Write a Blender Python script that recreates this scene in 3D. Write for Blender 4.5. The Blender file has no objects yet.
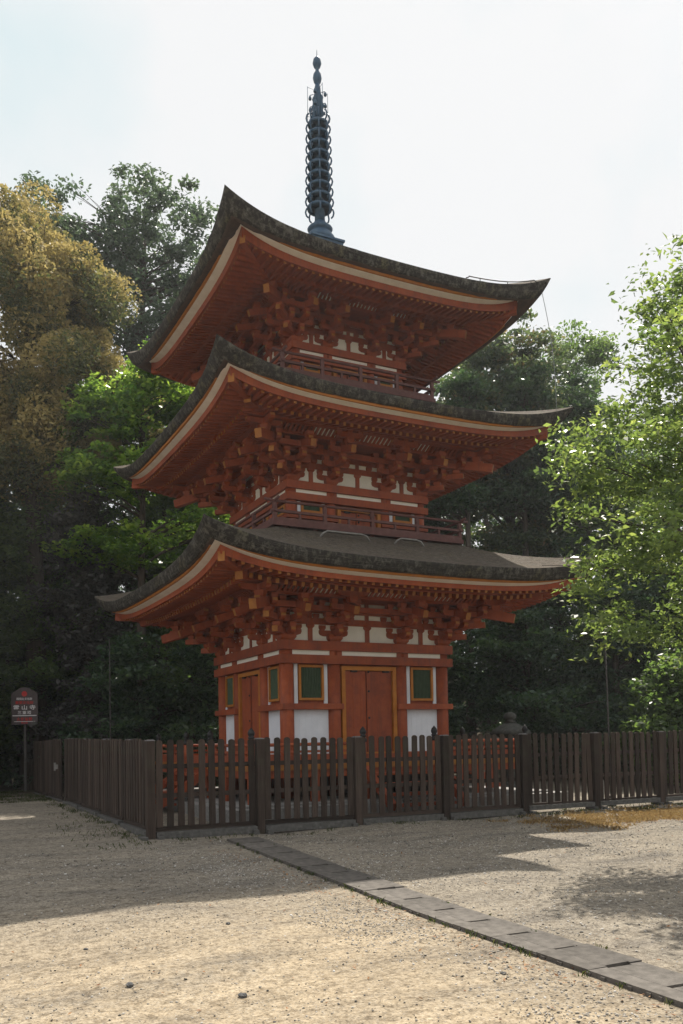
import bpy, math, random
import numpy as np
from mathutils import Vector, Matrix
random.seed(11)
R = math.radians
PI = math.pi
scn = bpy.context.scene
HAZE = .0006
COL = scn.collection

# ------------------------------------------------------------------ helpers
class MB:
    """collects shapes, links them as ONE mesh object"""
    def __init__(s):
        s.v = []; s.f = []; s.m = []; s.sm = []
        s.M = Matrix.Identity(4); s.jit = 0.0
    def add(s, vs, fs, mi=0, smooth=False):
        b = len(s.v)
        s.v += [tuple(s.M @ Vector(p)) for p in vs]
        for i, f in enumerate(fs):
            s.f.append(tuple(b + k for k in f))
            s.m.append(mi[i] if isinstance(mi, (list, tuple)) else mi)
            s.sm.append(smooth)
    def box(s, x0, x1, y0, y1, z0, z1, mi=0):
        if s.jit:
            j = lambda: random.uniform(-s.jit, s.jit)
            x0 += j(); x1 += j(); y0 += j(); y1 += j(); z0 += j(); z1 += j()
        v = [(x0,y0,z0),(x1,y0,z0),(x1,y1,z0),(x0,y1,z0),(x0,y0,z1),(x1,y0,z1),(x1,y1,z1),(x0,y1,z1)]
        s.add(v, [(0,3,2,1),(4,5,6,7),(0,1,5,4),(1,2,6,5),(2,3,7,6),(3,0,4,7)], mi)
    def beam(s, p, q, w, h, mi=0, endmi=None, up=(0,0,1)):
        p = Vector(p); q = Vector(q); d = (q-p).normalized()
        sd = d.cross(Vector(up)).normalized(); u = sd.cross(d)
        v = []
        for c in (p, q):
            for a, b in ((-1,-1),(1,-1),(1,1),(-1,1)):
                v.append(tuple(c + sd*(a*w/2) + u*(b*h/2)))
        e = mi if endmi is None else endmi
        s.add(v, [(0,1,2,3),(7,6,5,4),(0,4,5,1),(1,5,6,2),(2,6,7,3),(3,7,4,0)], [e,e,mi,mi,mi,mi])
    def frustum(s, x, y, z0, z1, a, b, mi=0, facemi=None):
        """square block: narrow foot of half-width a, full half-width b above"""
        zm = z0 + (z1-z0)*.42
        if s.jit:
            z0 += random.uniform(-s.jit, s.jit); z1 += random.uniform(-s.jit, s.jit); b += random.uniform(-s.jit, s.jit)
        v = []
        for z, r in ((z0,a),(zm,b),(z1,b)):
            v += [(x-r,y-r,z),(x+r,y-r,z),(x+r,y+r,z),(x-r,y+r,z)]
        f = [(0,3,2,1)]
        for k in (0,4):
            for i in range(4):
                f.append((k+i,k+(i+1)%4,k+4+(i+1)%4,k+4+i))
        f.append((8,9,10,11))
        s.add(v, f, mi)
    def lathe(s, prof, seg=16, c=(0,0,0), mi=0, smooth=True):
        v = []; f = []
        for r, z in prof:
            for i in range(seg):
                a = 2*PI*i/seg
                v.append((c[0]+r*math.cos(a), c[1]+r*math.sin(a), c[2]+z))
        n = len(prof)
        for k in range(n-1):
            for i in range(seg):
                f.append((k*seg+i, k*seg+(i+1)%seg, (k+1)*seg+(i+1)%seg, (k+1)*seg+i))
        f.append(tuple(range(seg-1,-1,-1))); f.append(tuple((n-1)*seg+i for i in range(seg)))
        s.add(v, f, mi, smooth)
    def cyl(s, x, y, z0, z1, r, seg=16, mi=0):
        s.lathe([(r,z0),(r,z1)], seg, (x,y,0), mi)
    def tube(s, pts, rad, seg=6, mi=0):
        P = [Vector(p) for p in pts]; n = len(P)
        if not isinstance(rad, (list,tuple)): rad = [rad]*n
        v = []; f = []; ref = None
        for i in range(n):
            d = (P[min(i+1,n-1)] - P[max(i-1,0)])
            d = d.normalized() if d.length > 1e-9 else Vector((0,0,1))
            if ref is None:
                ref = d.cross(Vector((0,0,1)))
                if ref.length < .1: ref = d.cross(Vector((1,0,0)))
            ref = (ref - d*ref.dot(d))
            ref = ref.normalized() if ref.length > 1e-6 else d.orthogonal().normalized()
            w = d.cross(ref)
            for k in range(seg):
                a = 2*PI*k/seg
                v.append(tuple(P[i] + (ref*math.cos(a) + w*math.sin(a))*rad[i]))
        for i in range(n-1):
            for k in range(seg):
                f.append((i*seg+k, i*seg+(k+1)%seg, (i+1)*seg+(k+1)%seg, (i+1)*seg+k))
        f.append(tuple(range(seg-1,-1,-1))); f.append(tuple((n-1)*seg+k for k in range(seg)))
        s.add(v, f, mi, True)
    def prism(s, prof, axis, a0, a1, mi=0, endmi=None):
        """closed 2D profile (u,z) pushed along 'x' or 'y'; u is the other horizontal axis"""
        n = len(prof); v = []
        for a in (a0, a1):
            for u, z in prof:
                v.append((a,u,z) if axis == 'x' else (u,a,z))
        f = [tuple(range(n-1,-1,-1)), tuple(range(n,2*n))]
        mm = [mi if endmi is None else endmi]*2
        for i in range(n):
            f.append((i,(i+1)%n,n+(i+1)%n,n+i)); mm.append(mi)
        s.add(v, f, mm)
    def mesh(s, name, mats):
        me = bpy.data.meshes.new(name)
        me.from_pydata(s.v, [], s.f)
        for m in (mats if isinstance(mats, (list,tuple)) else [mats]): me.materials.append(m)
        me.polygons.foreach_set('material_index', s.m)
        me.polygons.foreach_set('use_smooth', s.sm)
        me.update()
        return me
    def build(s, name, mats, parent=None, loc=(0,0,0), rz=0):
        return link(name, s.mesh(name, mats), parent, loc, rz)

def link(name, data, parent=None, loc=(0,0,0), rz=0):
    o = bpy.data.objects.new(name, data); COL.objects.link(o)
    o.location = loc; o.rotation_euler = (0,0,rz)
    if parent is not None: o.parent = parent
    return o
def tag(o, label=None, cat=None, group=None, kind=None):
    if label: o['label'] = label
    if cat: o['category'] = cat
    if group: o['group'] = group
    if kind: o['kind'] = kind
    return o
def thing(name, label, cat, loc=(0,0,0), rz=0, group=None):
    return tag(link(name, None, None, loc, rz), label, cat, group)

# ------------------------------------------------------------------ materials
def nodes(name):
    m = bpy.data.materials.new(name); m.use_nodes = True
    nt = m.node_tree
    return m, nt, nt.nodes['Principled BSDF'], nt.nodes['Material Output']
def N(nt, t, **kw):
    n = nt.nodes.new(t)
    for k, v in kw.items():
        if k in n.inputs: n.inputs[k].default_value = v
        else: setattr(n, k, v)
    return n
def ramp(nt, fac, stops):
    r = nt.nodes.new('ShaderNodeValToRGB'); e = r.color_ramp.elements
    while len(e) < len(stops): e.new(.5)
    for i, (p, c) in enumerate(stops):
        e[i].position = p; e[i].color = (*c, 1)
    nt.links.new(fac, r.inputs[0]); return r.outputs[0]
def coords(nt, scale=(1,1,1), kind='Object'):
    tc = nt.nodes.new('ShaderNodeTexCoord'); mp = nt.nodes.new('ShaderNodeMapping')
    mp.inputs['Scale'].default_value = scale
    nt.links.new(tc.outputs[kind], mp.inputs[0]); return mp.outputs[0]
def bump(nt, h, bs, strength=.3, dist=.02):
    b = N(nt, 'ShaderNodeBump', Strength=strength, Distance=dist)
    nt.links.new(h, b.inputs['Height']); nt.links.new(b.outputs[0], bs.inputs['Normal'])
def mat(name, stops, scale=4, rough=.6, sc=(1,1,1), detail=6, bstr=.15, bdist=.01, metal=0, spec=.3, objrand=0):
    m, nt, bs, out = nodes(name)
    c = coords(nt, sc)
    n = N(nt, 'ShaderNodeTexNoise', Scale=scale, Detail=detail, Roughness=.62)
    nt.links.new(c, n.inputs['Vector'])
    col = ramp(nt, n.outputs['Fac'], stops)
    if objrand:
        oi = nt.nodes.new('ShaderNodeObjectInfo')
        mr = N(nt, 'ShaderNodeMapRange'); mr.inputs[3].default_value = 1-objrand; mr.inputs[4].default_value = 1+objrand
        nt.links.new(oi.outputs['Random'], mr.inputs[0])
        h = N(nt, 'ShaderNodeHueSaturation'); nt.links.new(mr.outputs[0], h.inputs['Value']); nt.links.new(col, h.inputs['Color'])
        col = h.outputs[0]
    nt.links.new(col, bs.inputs['Base Color'])
    bs.inputs['Roughness'].default_value = rough; bs.inputs['Metallic'].default_value = metal
    bs.inputs['Specular IOR Level'].default_value = spec
    if bstr: bump(nt, n.outputs['Fac'], bs, bstr, bdist)
    return m

def paint(name, dark, mid, lite, stain, rnd=.12):
    m, nt, bs, out = nodes(name)
    a = N(nt, 'ShaderNodeTexNoise', Scale=3.2, Detail=7, Roughness=.65); nt.links.new(coords(nt), a.inputs['Vector'])
    col = ramp(nt, a.outputs['Fac'], [(.25,dark),(.5,mid),(.78,lite)])
    b = N(nt, 'ShaderNodeTexNoise', Scale=1.6, Detail=6, Roughness=.7); nt.links.new(coords(nt, (9,9,.8)), b.inputs['Vector'])
    f = ramp(nt, b.outputs['Fac'], [(.50,(0,0,0)),(.70,(.6,.6,.6))])
    mx = N(nt, 'ShaderNodeMix', data_type='RGBA'); nt.links.new(f, mx.inputs[0]); nt.links.new(col, mx.inputs[6]); mx.inputs[7].default_value = (*stain,1)
    oi = nt.nodes.new('ShaderNodeObjectInfo'); mr = N(nt, 'ShaderNodeMapRange'); mr.inputs[3].default_value = 1-rnd; mr.inputs[4].default_value = 1+rnd
    nt.links.new(oi.outputs['Random'], mr.inputs[0])
    h = N(nt, 'ShaderNodeHueSaturation'); nt.links.new(mr.outputs[0], h.inputs['Value']); nt.links.new(mx.outputs[2], h.inputs['Color'])
    nt.links.new(h.outputs[0], bs.inputs['Base Color'])
    rr_ = N(nt, 'ShaderNodeMapRange'); rr_.inputs[3].default_value = .45; rr_.inputs[4].default_value = .8
    nt.links.new(a.outputs['Fac'], rr_.inputs[0]); nt.links.new(rr_.outputs[0], bs.inputs['Roughness'])
    bs.inputs['Specular IOR Level'].default_value = .3
    bump(nt, b.outputs['Fac'], bs, .25, .006)
    return m
RED   = paint('vermilion_paint', (.175,.036,.015), (.29,.063,.021), (.37,.098,.036), (.135,.045,.028))
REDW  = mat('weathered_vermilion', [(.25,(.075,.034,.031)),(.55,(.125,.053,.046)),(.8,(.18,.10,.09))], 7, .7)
OCHRE = mat('ochre_paint', [(.3,(.25,.085,.018)),(.7,(.38,.16,.028))], 6, .6)
ORANGE= mat('orange_edge_paint', [(.3,(.34,.115,.015)),(.7,(.46,.18,.025))], 5, .6)
CREAM = mat('white_eave_paint', [(.3,(.68,.62,.54)),(.7,(.82,.78,.71))], 4, .7)
PLASTER = mat('white_plaster', [(.3,(.70,.68,.60)),(.7,(.82,.80,.72))], 3, .8)
BOARDW = mat('white_board_paint', [(.3,(.66,.70,.76)),(.7,(.76,.80,.86))], 3, .7)
GREEN = mat('green_lattice', [(.3,(.034,.062,.032)),(.7,(.055,.090,.046))], 8, .6)
IRON  = mat('black_iron', [(.3,(.015,.015,.016)),(.7,(.035,.033,.032))], 9, .5, metal=.3)
BRONZE= mat('blue_bronze', [(.25,(.018,.045,.085)),(.5,(.032,.080,.14)),(.75,(.07,.13,.18))], 7, .5, metal=.1, spec=.4)
GRAN  = mat('pale_granite', [(.25,(.15,.148,.14)),(.5,(.26,.255,.245)),(.8,(.36,.355,.335))], 26, .85, bstr=.3)
DSTONE= mat('dark_mossy_stone', [(.25,(.03,.032,.028)),(.55,(.07,.07,.062)),(.8,(.12,.118,.105))], 12, .9, bstr=.4, bdist=.02)
CONC  = mat('old_concrete', [(.25,(.05,.048,.044)),(.55,(.10,.096,.09)),(.8,(.17,.165,.155))], 14, .9, bstr=.35)
STEEL = mat('dull_steel', [(.3,(.035,.031,.029)),(.7,(.07,.063,.058))], 9, .6)
CAPM = mat('cap_metal', [(.3,(.13,.125,.13)),(.7,(.24,.23,.235))], 9, .5)
CABLE = mat('grey_cable', [(.3,(.20,.22,.22)),(.7,(.30,.32,.32))], 9, .6)
PIPE  = mat('pale_pipe', [(.3,(.16,.155,.145)),(.7,(.26,.25,.235))], 9, .5)
SIGNB = mat('dark_sign_board', [(.3,(.055,.042,.045)),(.7,(.09,.07,.072))], 6, .5)
SIGNR = mat('sign_red', [(.3,(.42,.02,.018)),(.7,(.52,.03,.025))], 6, .5)
SIGNW = mat('sign_white', [(.3,(.62,.60,.62)),(.7,(.75,.73,.74))], 6, .6)

def wood(name, dark, mid, lite, axis='z', rnd=.42):
    m, nt, bs, out = nodes(name)
    sc = {'z':(16,16,.9),'x':(.9,16,16),'y':(16,.9,16)}[axis]
    c = coords(nt, sc)
    oi = nt.nodes.new('ShaderNodeObjectInfo')
    n = N(nt, 'ShaderNodeTexNoise', Scale=2.2, Detail=8, Roughness=.65); n.noise_dimensions = '4D'
    mu = N(nt, 'ShaderNodeMath', operation='MULTIPLY'); mu.inputs[1].default_value = 40
    nt.links.new(oi.outputs['Random'], mu.inputs[0]); nt.links.new(mu.outputs[0], n.inputs['W'])
    nt.links.new(c, n.inputs['Vector'])
    col = ramp(nt, n.outputs['Fac'], [(.28,dark),(.5,mid),(.75,lite)])
    mr = N(nt, 'ShaderNodeMapRange'); mr.inputs[3].default_value = 1-rnd; mr.inputs[4].default_value = 1+rnd
    nt.links.new(oi.outputs['Random'], mr.inputs[0])
    h = N(nt, 'ShaderNodeHueSaturation'); nt.links.new(mr.outputs[0], h.inputs['Value']); nt.links.new(col, h.inputs['Color'])
    # green-grey algae patches
    n2 = N(nt, 'ShaderNodeTexNoise', Scale=3.0, Detail=4); nt.links.new(coords(nt), n2.inputs['Vector'])
    f2 = ramp(nt, n2.outputs['Fac'], [(.52,(0,0,0)),(.72,(.45,.45,.45))])
    mx = N(nt, 'ShaderNodeMix', data_type='RGBA'); nt.links.new(f2, mx.inputs[0]); nt.links.new(h.outputs[0], mx.inputs[6])
    mx.inputs[7].default_value = (.058,.060,.038,1)
    nt.links.new(mx.outputs[2], bs.inputs['Base Color'])
    bs.inputs['Roughness'].default_value = .85; bs.inputs['Specular IOR Level'].default_value = .2
    bump(nt, n.outputs['Fac'], bs, .5, .006)
    return m
WOOD  = wood('brown_stained_wood', (.022,.016,.013), (.048,.034,.027), (.082,.062,.050))
WOODX = wood('brown_stained_rail', (.022,.016,.013), (.045,.032,.026), (.075,.056,.045), 'x')

def thatch(name, edge):
    m, nt, bs, out = nodes(name)
    c1 = coords(nt, (1.2,1.2,46) if edge else (9,9,9))
    if edge:                                                        # courses of bark follow the curve of the eave
        la = nt.nodes.new('ShaderNodeAttribute'); la.attribute_name = 'lay'
        sp_ = nt.nodes.new('ShaderNodeSeparateXYZ'); nt.links.new(coords(nt, (1.6,1.6,1.6)), sp_.inputs[0])
        ml = N(nt, 'ShaderNodeMath', operation='MULTIPLY'); nt.links.new(la.outputs['Fac'], ml.inputs[0]); ml.inputs[1].default_value = 6.5
        cb = nt.nodes.new('ShaderNodeCombineXYZ'); nt.links.new(sp_.outputs[0], cb.inputs[0]); nt.links.new(sp_.outputs[1], cb.inputs[1]); nt.links.new(ml.outputs[0], cb.inputs[2])
        c1 = cb.outputs[0]
    n1 = N(nt, 'ShaderNodeTexNoise', Scale=1.3, Detail=7, Roughness=.7); nt.links.new(c1, n1.inputs['Vector'])
    n2 = N(nt, 'ShaderNodeTexNoise', Scale=11, Detail=9, Roughness=.75); nt.links.new(coords(nt, (1,1,.7)), n2.inputs['Vector'])
    n3 = N(nt, 'ShaderNodeTexVoronoi', Scale=9 if edge else 5); nt.links.new(coords(nt, (1,1,.55)), n3.inputs['Vector'])
    if edge:
        base = ramp(nt, n1.outputs['Fac'], [(.34,(.012,.011,.010)),(.47,(.040,.036,.031)),(.53,(.022,.020,.018)),(.68,(.10,.090,.076))])
    else:
        base = ramp(nt, n1.outputs['Fac'], [(.3,(.05,.042,.034)),(.5,(.095,.078,.062)),(.75,(.16,.13,.10))])
    spot = ramp(nt, n2.outputs['Fac'], [(.47,(0,0,0)),(.63,(1,1,1))])
    mx = N(nt, 'ShaderNodeMix', data_type='RGBA'); nt.links.new(base, mx.inputs[6])
    mm = N(nt, 'ShaderNodeMath', operation='MULTIPLY'); nt.links.new(spot, mm.inputs[0]); mm.inputs[1].default_value = .62 if edge else .45
    nt.links.new(mm.outputs[0], mx.inputs[0])
    n4 = N(nt, 'ShaderNodeTexNoise', Scale=1.7, Detail=3); nt.links.new(coords(nt), n4.inputs['Vector'])
    lich = ramp(nt, n4.outputs['Fac'], [(.35,(.10,.095,.072)),(.5,(.20,.19,.165)),(.65,(.17,.155,.085))])
    nt.links.new(lich, mx.inputs[7])
    nt.links.new(mx.outputs[2], bs.inputs['Base Color'])
    bs.inputs['Roughness'].default_value = .95; bs.inputs['Specular IOR Level'].default_value = .1
    ad = N(nt, 'ShaderNodeMath', operation='ADD'); nt.links.new(n1.outputs['Fac'], ad.inputs[0]); nt.links.new(n2.outputs['Fac'], ad.inputs[1])
    bump(nt, ad.outputs[0], bs, .7, .03)
    return m
THE = thatch('bark_thatch_edge', True)
THT = thatch('bark_thatch_top', False)
THU = mat('bark_thatch_underside', [(.3,(.05,.035,.028)),(.7,(.10,.065,.05))], 8, .9)

def leafmat(name, cols, trans, tcol, rough=.5, tw=.45):
    """cols: ramp over the per-leaf 'tint' attribute; light also passes through the leaf"""
    m, nt, bs, out = nodes(name)
    a = nt.nodes.new('ShaderNodeAttribute'); a.attribute_name = 'tint'
    st = [(i/(len(cols)-1), c) for i, c in enumerate(cols)]
    col = ramp(nt, a.outputs['Fac'], st)
    nt.links.new(col, bs.inputs['Base Color'])
    bs.inputs['Roughness'].default_value = rough; bs.inputs['Specular IOR Level'].default_value = .35
    tr = nt.nodes.new('ShaderNodeBsdfTranslucent')
    tc = ramp(nt, a.outputs['Fac'], [(i/(len(tcol)-1), c) for i, c in enumerate(tcol)])
    nt.links.new(tc, tr.inputs['Color'])
    mx = nt.nodes.new('ShaderNodeMixShader'); mx.inputs[0].default_value = tw
    nt.links.new(bs.outputs[0], mx.inputs[1]); nt.links.new(tr.outputs[0], mx.inputs[2])
    nt.links.new(mx.outputs[0], out.inputs['Surface'])
    return m
L_DARK = leafmat('dark_evergreen_leaf', [(.028,.058,.040),(.050,.090,.055),(.078,.118,.062)], 0, [(.05,.105,.035),(.095,.18,.05),(.16,.26,.06)], .36, .42)
L_MID  = leafmat('green_leaf', [(.04,.068,.030),(.065,.10,.042),(.095,.13,.055)], 0, [(.11,.20,.05),(.19,.31,.06),(.30,.42,.08)], .4, .5)
L_BRIGHT = leafmat('bright_leaf', [(.035,.085,.022),(.07,.14,.03),(.11,.18,.035)], 0, [(.14,.30,.04),(.32,.50,.06),(.55,.68,.09)], .36, .56)
L_GOLD = leafmat('golden_flower_leaf', [(.06,.08,.035),(.17,.155,.06),(.34,.27,.10),(.46,.37,.15)], 0, [(.13,.16,.05),(.28,.26,.08),(.46,.37,.12),(.54,.44,.17)], .6, .45)
L_BLUE = leafmat('bluish_leaf', [(.045,.07,.055),(.065,.098,.068),(.09,.125,.075)], 0, [(.08,.13,.08),(.12,.19,.09),(.17,.25,.10)], .42, .4)
L_FRONT = leafmat('front_tree_leaf', [(.055,.085,.04),(.085,.125,.055),(.125,.165,.07)], 0, [(.15,.23,.06),(.28,.40,.08),(.52,.62,.13)], .28, .5)
L_GREY = leafmat('greyish_leaf', [(.05,.052,.052),(.075,.075,.072),(.10,.098,.09)], 0, [(.05,.055,.04),(.08,.08,.06),(.1,.1,.07)], .6, .25)
L_MIX  = leafmat('mixed_leaf', [(.04,.062,.042),(.06,.092,.052),(.09,.12,.055),(.24,.17,.09)], 0, [(.09,.14,.06),(.13,.20,.07),(.2,.26,.08),(.36,.27,.12)], .42, .42)
BARK = mat('tree_bark', [(.3,(.035,.028,.022)),(.6,(.075,.06,.048)),(.8,(.12,.10,.08))], 5, .95, (3,3,.5), bstr=.6, bdist=.03)

# ------------------------------------------------------------------ ground
def gz(x, y):
    return float(np.interp(y, [-60,-30,-11,-8,-4.5,-1,3], [-.40,-.37,-.32,-.25,-.16,-.06,0]))
def hill(x, y):
    d = math.hypot(x+8.9, y+18)
    t = min(max((d-34)/45, 0), 1); t = t*t*(3-2*t)
    f = min(max((y + .5*x - 6)/14, 0), 1)
    return gz(x,y) + 7*t*f
def axis(lo, hi, near0, near1, fine, far):
    out = list(np.arange(near0, near1+1e-6, fine)); a = near0; s = fine
    while a > lo:
        s = min(s*1.35, far); a -= s; out.insert(0, max(a, lo))
    a = near1; s = fine
    while a < hi:
        s = min(s*1.35, far); a += s; out.append(min(a, hi))
    return out
xs = axis(-700, 700, -14, 14, .25, 90); ys = axis(-700, 700, -19, 12, .25, 90)
V = []
rg = np.random.default_rng(5)
lump = lambda x,y: .014*math.sin(1.7*x+.6*y)+.011*math.sin(2.9*y-1.3*x+1)+.008*math.sin(4.7*x+3.9*y)
def lumpy(x,y):
    return lump(x,y)*min(1,max(0,abs(x+4.36)-.3)/.8)
for y in ys:
    for x in xs: V.append((x, y, hill(x,y)+lumpy(x,y)))
nx = len(xs)
F = [(j*nx+i, j*nx+i+1, (j+1)*nx+i+1, (j+1)*nx+i) for j in range(len(ys)-1) for i in range(nx-1)]
me = bpy.data.meshes.new('ground'); me.from_pydata(V, [], F); me.polygons.foreach_set('use_smooth', [True]*len(F))
m, nt, bs, out = nodes('gravelly_ground')
P = coords(nt)
def noise(sc, det=6, rgh=.6, vec=None):
    n = N(nt, 'ShaderNodeTexNoise', Scale=sc, Detail=det, Roughness=rgh); nt.links.new(vec or P, n.inputs['Vector']); return n.outputs['Fac']
def mix(f, a, b):
    mx = N(nt, 'ShaderNodeMix', data_type='RGBA')
    for s, q in ((0,f),(6,a),(7,b)):
        if isinstance(q, (tuple,float,int)): mx.inputs[s].default_value = (*q,1) if isinstance(q, tuple) else q
        else: nt.links.new(q, mx.inputs[s])
    return mx.outputs[2]
big = noise(.55, 4); fine = noise(34, 8, .75); midn = noise(6, 6, .7)
sand = ramp(nt, fine, [(.28,(.18,.142,.098)),(.48,(.335,.275,.195)),(.72,(.49,.425,.325))])
grav = ramp(nt, fine, [(.3,(.085,.080,.074)),(.5,(.19,.178,.158)),(.7,(.36,.335,.295))])
f1 = ramp(nt, midn, [(.36,(0,0,0)),(.62,(1,1,1))])
f0 = ramp(nt, big, [(.42,(0,0,0)),(.66,(.55,.55,.55))])
fm = N(nt, 'ShaderNodeMath', operation='MULTIPLY'); nt.links.new(f1, fm.inputs[0]); nt.links.new(f0, fm.inputs[1])
# gravel by fence and drain, coloured darker to deepen the shade; sand in front
sep = nt.nodes.new('ShaderNodeSeparateXYZ'); nt.links.new(P, sep.inputs[0])
gy = N(nt, 'ShaderNodeMapRange'); nt.links.new(sep.outputs['Y'], gy.inputs[0]); gy.inputs[1].default_value = -11.5; gy.inputs[2].default_value = -8.5
gx = N(nt, 'ShaderNodeMapRange'); nt.links.new(sep.outputs['X'], gx.inputs[0]); gx.inputs[1].default_value = -5.5; gx.inputs[2].default_value = -3.6
mxx = N(nt, 'ShaderNodeMath', operation='MAXIMUM'); nt.links.new(gy.outputs[0], mxx.inputs[0]); nt.links.new(gx.outputs[0], mxx.inputs[1])
m3 = N(nt, 'ShaderNodeMath', operation='MULTIPLY'); nt.links.new(mxx.outputs[0], m3.inputs[0]); m3.inputs[1].default_value = .72
m4 = N(nt, 'ShaderNodeMath', operation='MAXIMUM'); nt.links.new(m3.outputs[0], m4.inputs[0]); nt.links.new(fm.outputs[0], m4.inputs[1])
soil = mix(m4.outputs[0], sand, grav)
vo = N(nt, 'ShaderNodeTexVoronoi', Scale=42); nt.links.new(P, vo.inputs['Vector'])
pebc = ramp(nt, vo.outputs['Color'], [(.25,(.06,.055,.05)),(.55,(.20,.18,.15)),(.85,(.45,.42,.38))])
pebm = ramp(nt, vo.outputs['Distance'], [(.18,(1,1,1)),(.42,(0,0,0))])
pm = N(nt, 'ShaderNodeMath', operation='MULTIPLY'); nt.links.new(pebm, pm.inputs[0]); pm.inputs[1].default_value = .5
soil = mix(pm.outputs[0], soil, pebc)
# dark leaf litter beyond the fence
lit = ramp(nt, noise(9, 8, .7), [(.3,(.03,.026,.018)),(.6,(.075,.06,.035)),(.8,(.13,.10,.055))])
fy = N(nt, 'ShaderNodeMapRange'); nt.links.new(sep.outputs['Y'], fy.inputs[0]); fy.inputs[1].default_value = 4.5; fy.inputs[2].default_value = 9.0
fx = N(nt, 'ShaderNodeMapRange'); nt.links.new(sep.outputs['X'], fx.inputs[0]); fx.inputs[1].default_value = 6.0; fx.inputs[2].default_value = 9.5
fa = N(nt, 'ShaderNodeMath', operation='MAXIMUM'); nt.links.new(fy.outputs[0], fa.inputs[0]); nt.links.new(fx.outputs[0], fa.inputs[1])
soil = mix(fa.outputs[0], soil, lit)
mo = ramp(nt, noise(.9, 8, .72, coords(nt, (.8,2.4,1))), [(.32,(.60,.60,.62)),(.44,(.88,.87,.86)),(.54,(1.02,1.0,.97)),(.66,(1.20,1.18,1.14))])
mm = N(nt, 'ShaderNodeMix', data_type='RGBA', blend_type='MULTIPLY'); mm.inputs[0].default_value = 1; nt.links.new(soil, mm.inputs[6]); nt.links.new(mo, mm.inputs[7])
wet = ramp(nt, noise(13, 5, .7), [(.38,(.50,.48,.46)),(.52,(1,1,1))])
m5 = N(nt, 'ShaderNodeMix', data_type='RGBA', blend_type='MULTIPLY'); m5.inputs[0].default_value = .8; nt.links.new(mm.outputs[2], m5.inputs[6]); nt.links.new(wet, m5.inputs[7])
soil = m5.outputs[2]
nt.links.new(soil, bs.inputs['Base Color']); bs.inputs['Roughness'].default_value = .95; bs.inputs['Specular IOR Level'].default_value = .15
ad = N(nt, 'ShaderNodeMath', operation='ADD'); nt.links.new(fine, ad.inputs[0]); nt.links.new(pebm, ad.inputs[1])
bump(nt, ad.outputs[0], bs, .55, .012)
me.materials.append(m)
ground = tag(link('ground', me), kind='structure', label='gravelly sand ground in front of the fence')
def G(x, y): return hill(x,y) + lumpy(x,y)

# scattered small shapes as one mesh: returns numpy-built mesh
def np_mesh(name, verts, faces, mats, tint=None, mi=None, smooth=False):
    me = bpy.data.meshes.new(name)
    nf, k = faces.shape
    me.vertices.add(len(verts)); me.vertices.foreach_set('co', verts.astype(np.float32).ravel())
    me.loops.add(nf*k); me.loops.foreach_set('vertex_index', faces.astype(np.int32).ravel())
    me.polygons.add(nf); me.polygons.foreach_set('loop_start', np.arange(0, nf*k, k, dtype=np.int32))
    me.polygons.foreach_set('loop_total', np.full(nf, k, dtype=np.int32))
    if smooth: me.polygons.foreach_set('use_smooth', np.ones(nf, dtype=bool))
    for m_ in mats: me.materials.append(m_)
    if mi is not None: me.polygons.foreach_set('material_index', mi.astype(np.int32))
    if tint is not None:
        at = me.attributes.new('tint', 'FLOAT', 'FACE'); at.data.foreach_set('value', tint.astype(np.float32))
    me.update(calc_edges=True); me.validate()
    return me
def rotmats(rng, n, tilt=PI):
    a = rng.uniform(0, 2*PI, n); b = rng.normal(0, tilt, n); c = rng.normal(0, tilt, n)
    ca,sa,cb,sb,cc,sc_ = np.cos(a),np.sin(a),np.cos(b),np.sin(b),np.cos(c),np.sin(c)
    Rz = np.zeros((n,3,3)); Rz[:,0,0]=ca; Rz[:,0,1]=-sa; Rz[:,1,0]=sa; Rz[:,1,1]=ca; Rz[:,2,2]=1
    Rx = np.zeros((n,3,3)); Rx[:,0,0]=1; Rx[:,1,1]=cb; Rx[:,1,2]=-sb; Rx[:,2,1]=sb; Rx[:,2,2]=cb
    Ry = np.zeros((n,3,3)); Ry[:,1,1]=1; Ry[:,0,0]=cc; Ry[:,0,2]=sc_; Ry[:,2,0]=-sc_; Ry[:,2,2]=cc
    return Rz @ Rx @ Ry
def attr_mat(name, cols, rough=.9):
    m, nt, bs, out = nodes(name)
    a = nt.nodes.new('ShaderNodeAttribute'); a.attribute_name = 'tint'
    nt.links.new(ramp(nt, a.outputs['Fac'], [(i/(len(cols)-1), c) for i, c in enumerate(cols)]), bs.inputs['Base Color'])
    bs.inputs['Roughness'].default_value = rough; bs.inputs['Specular IOR Level'].default_value = .2
    return m
PEB = attr_mat('pebble_stone', [(.05,.05,.05),(.13,.125,.12),(.24,.22,.19),(.34,.31,.27),(.54,.52,.49)])
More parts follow.
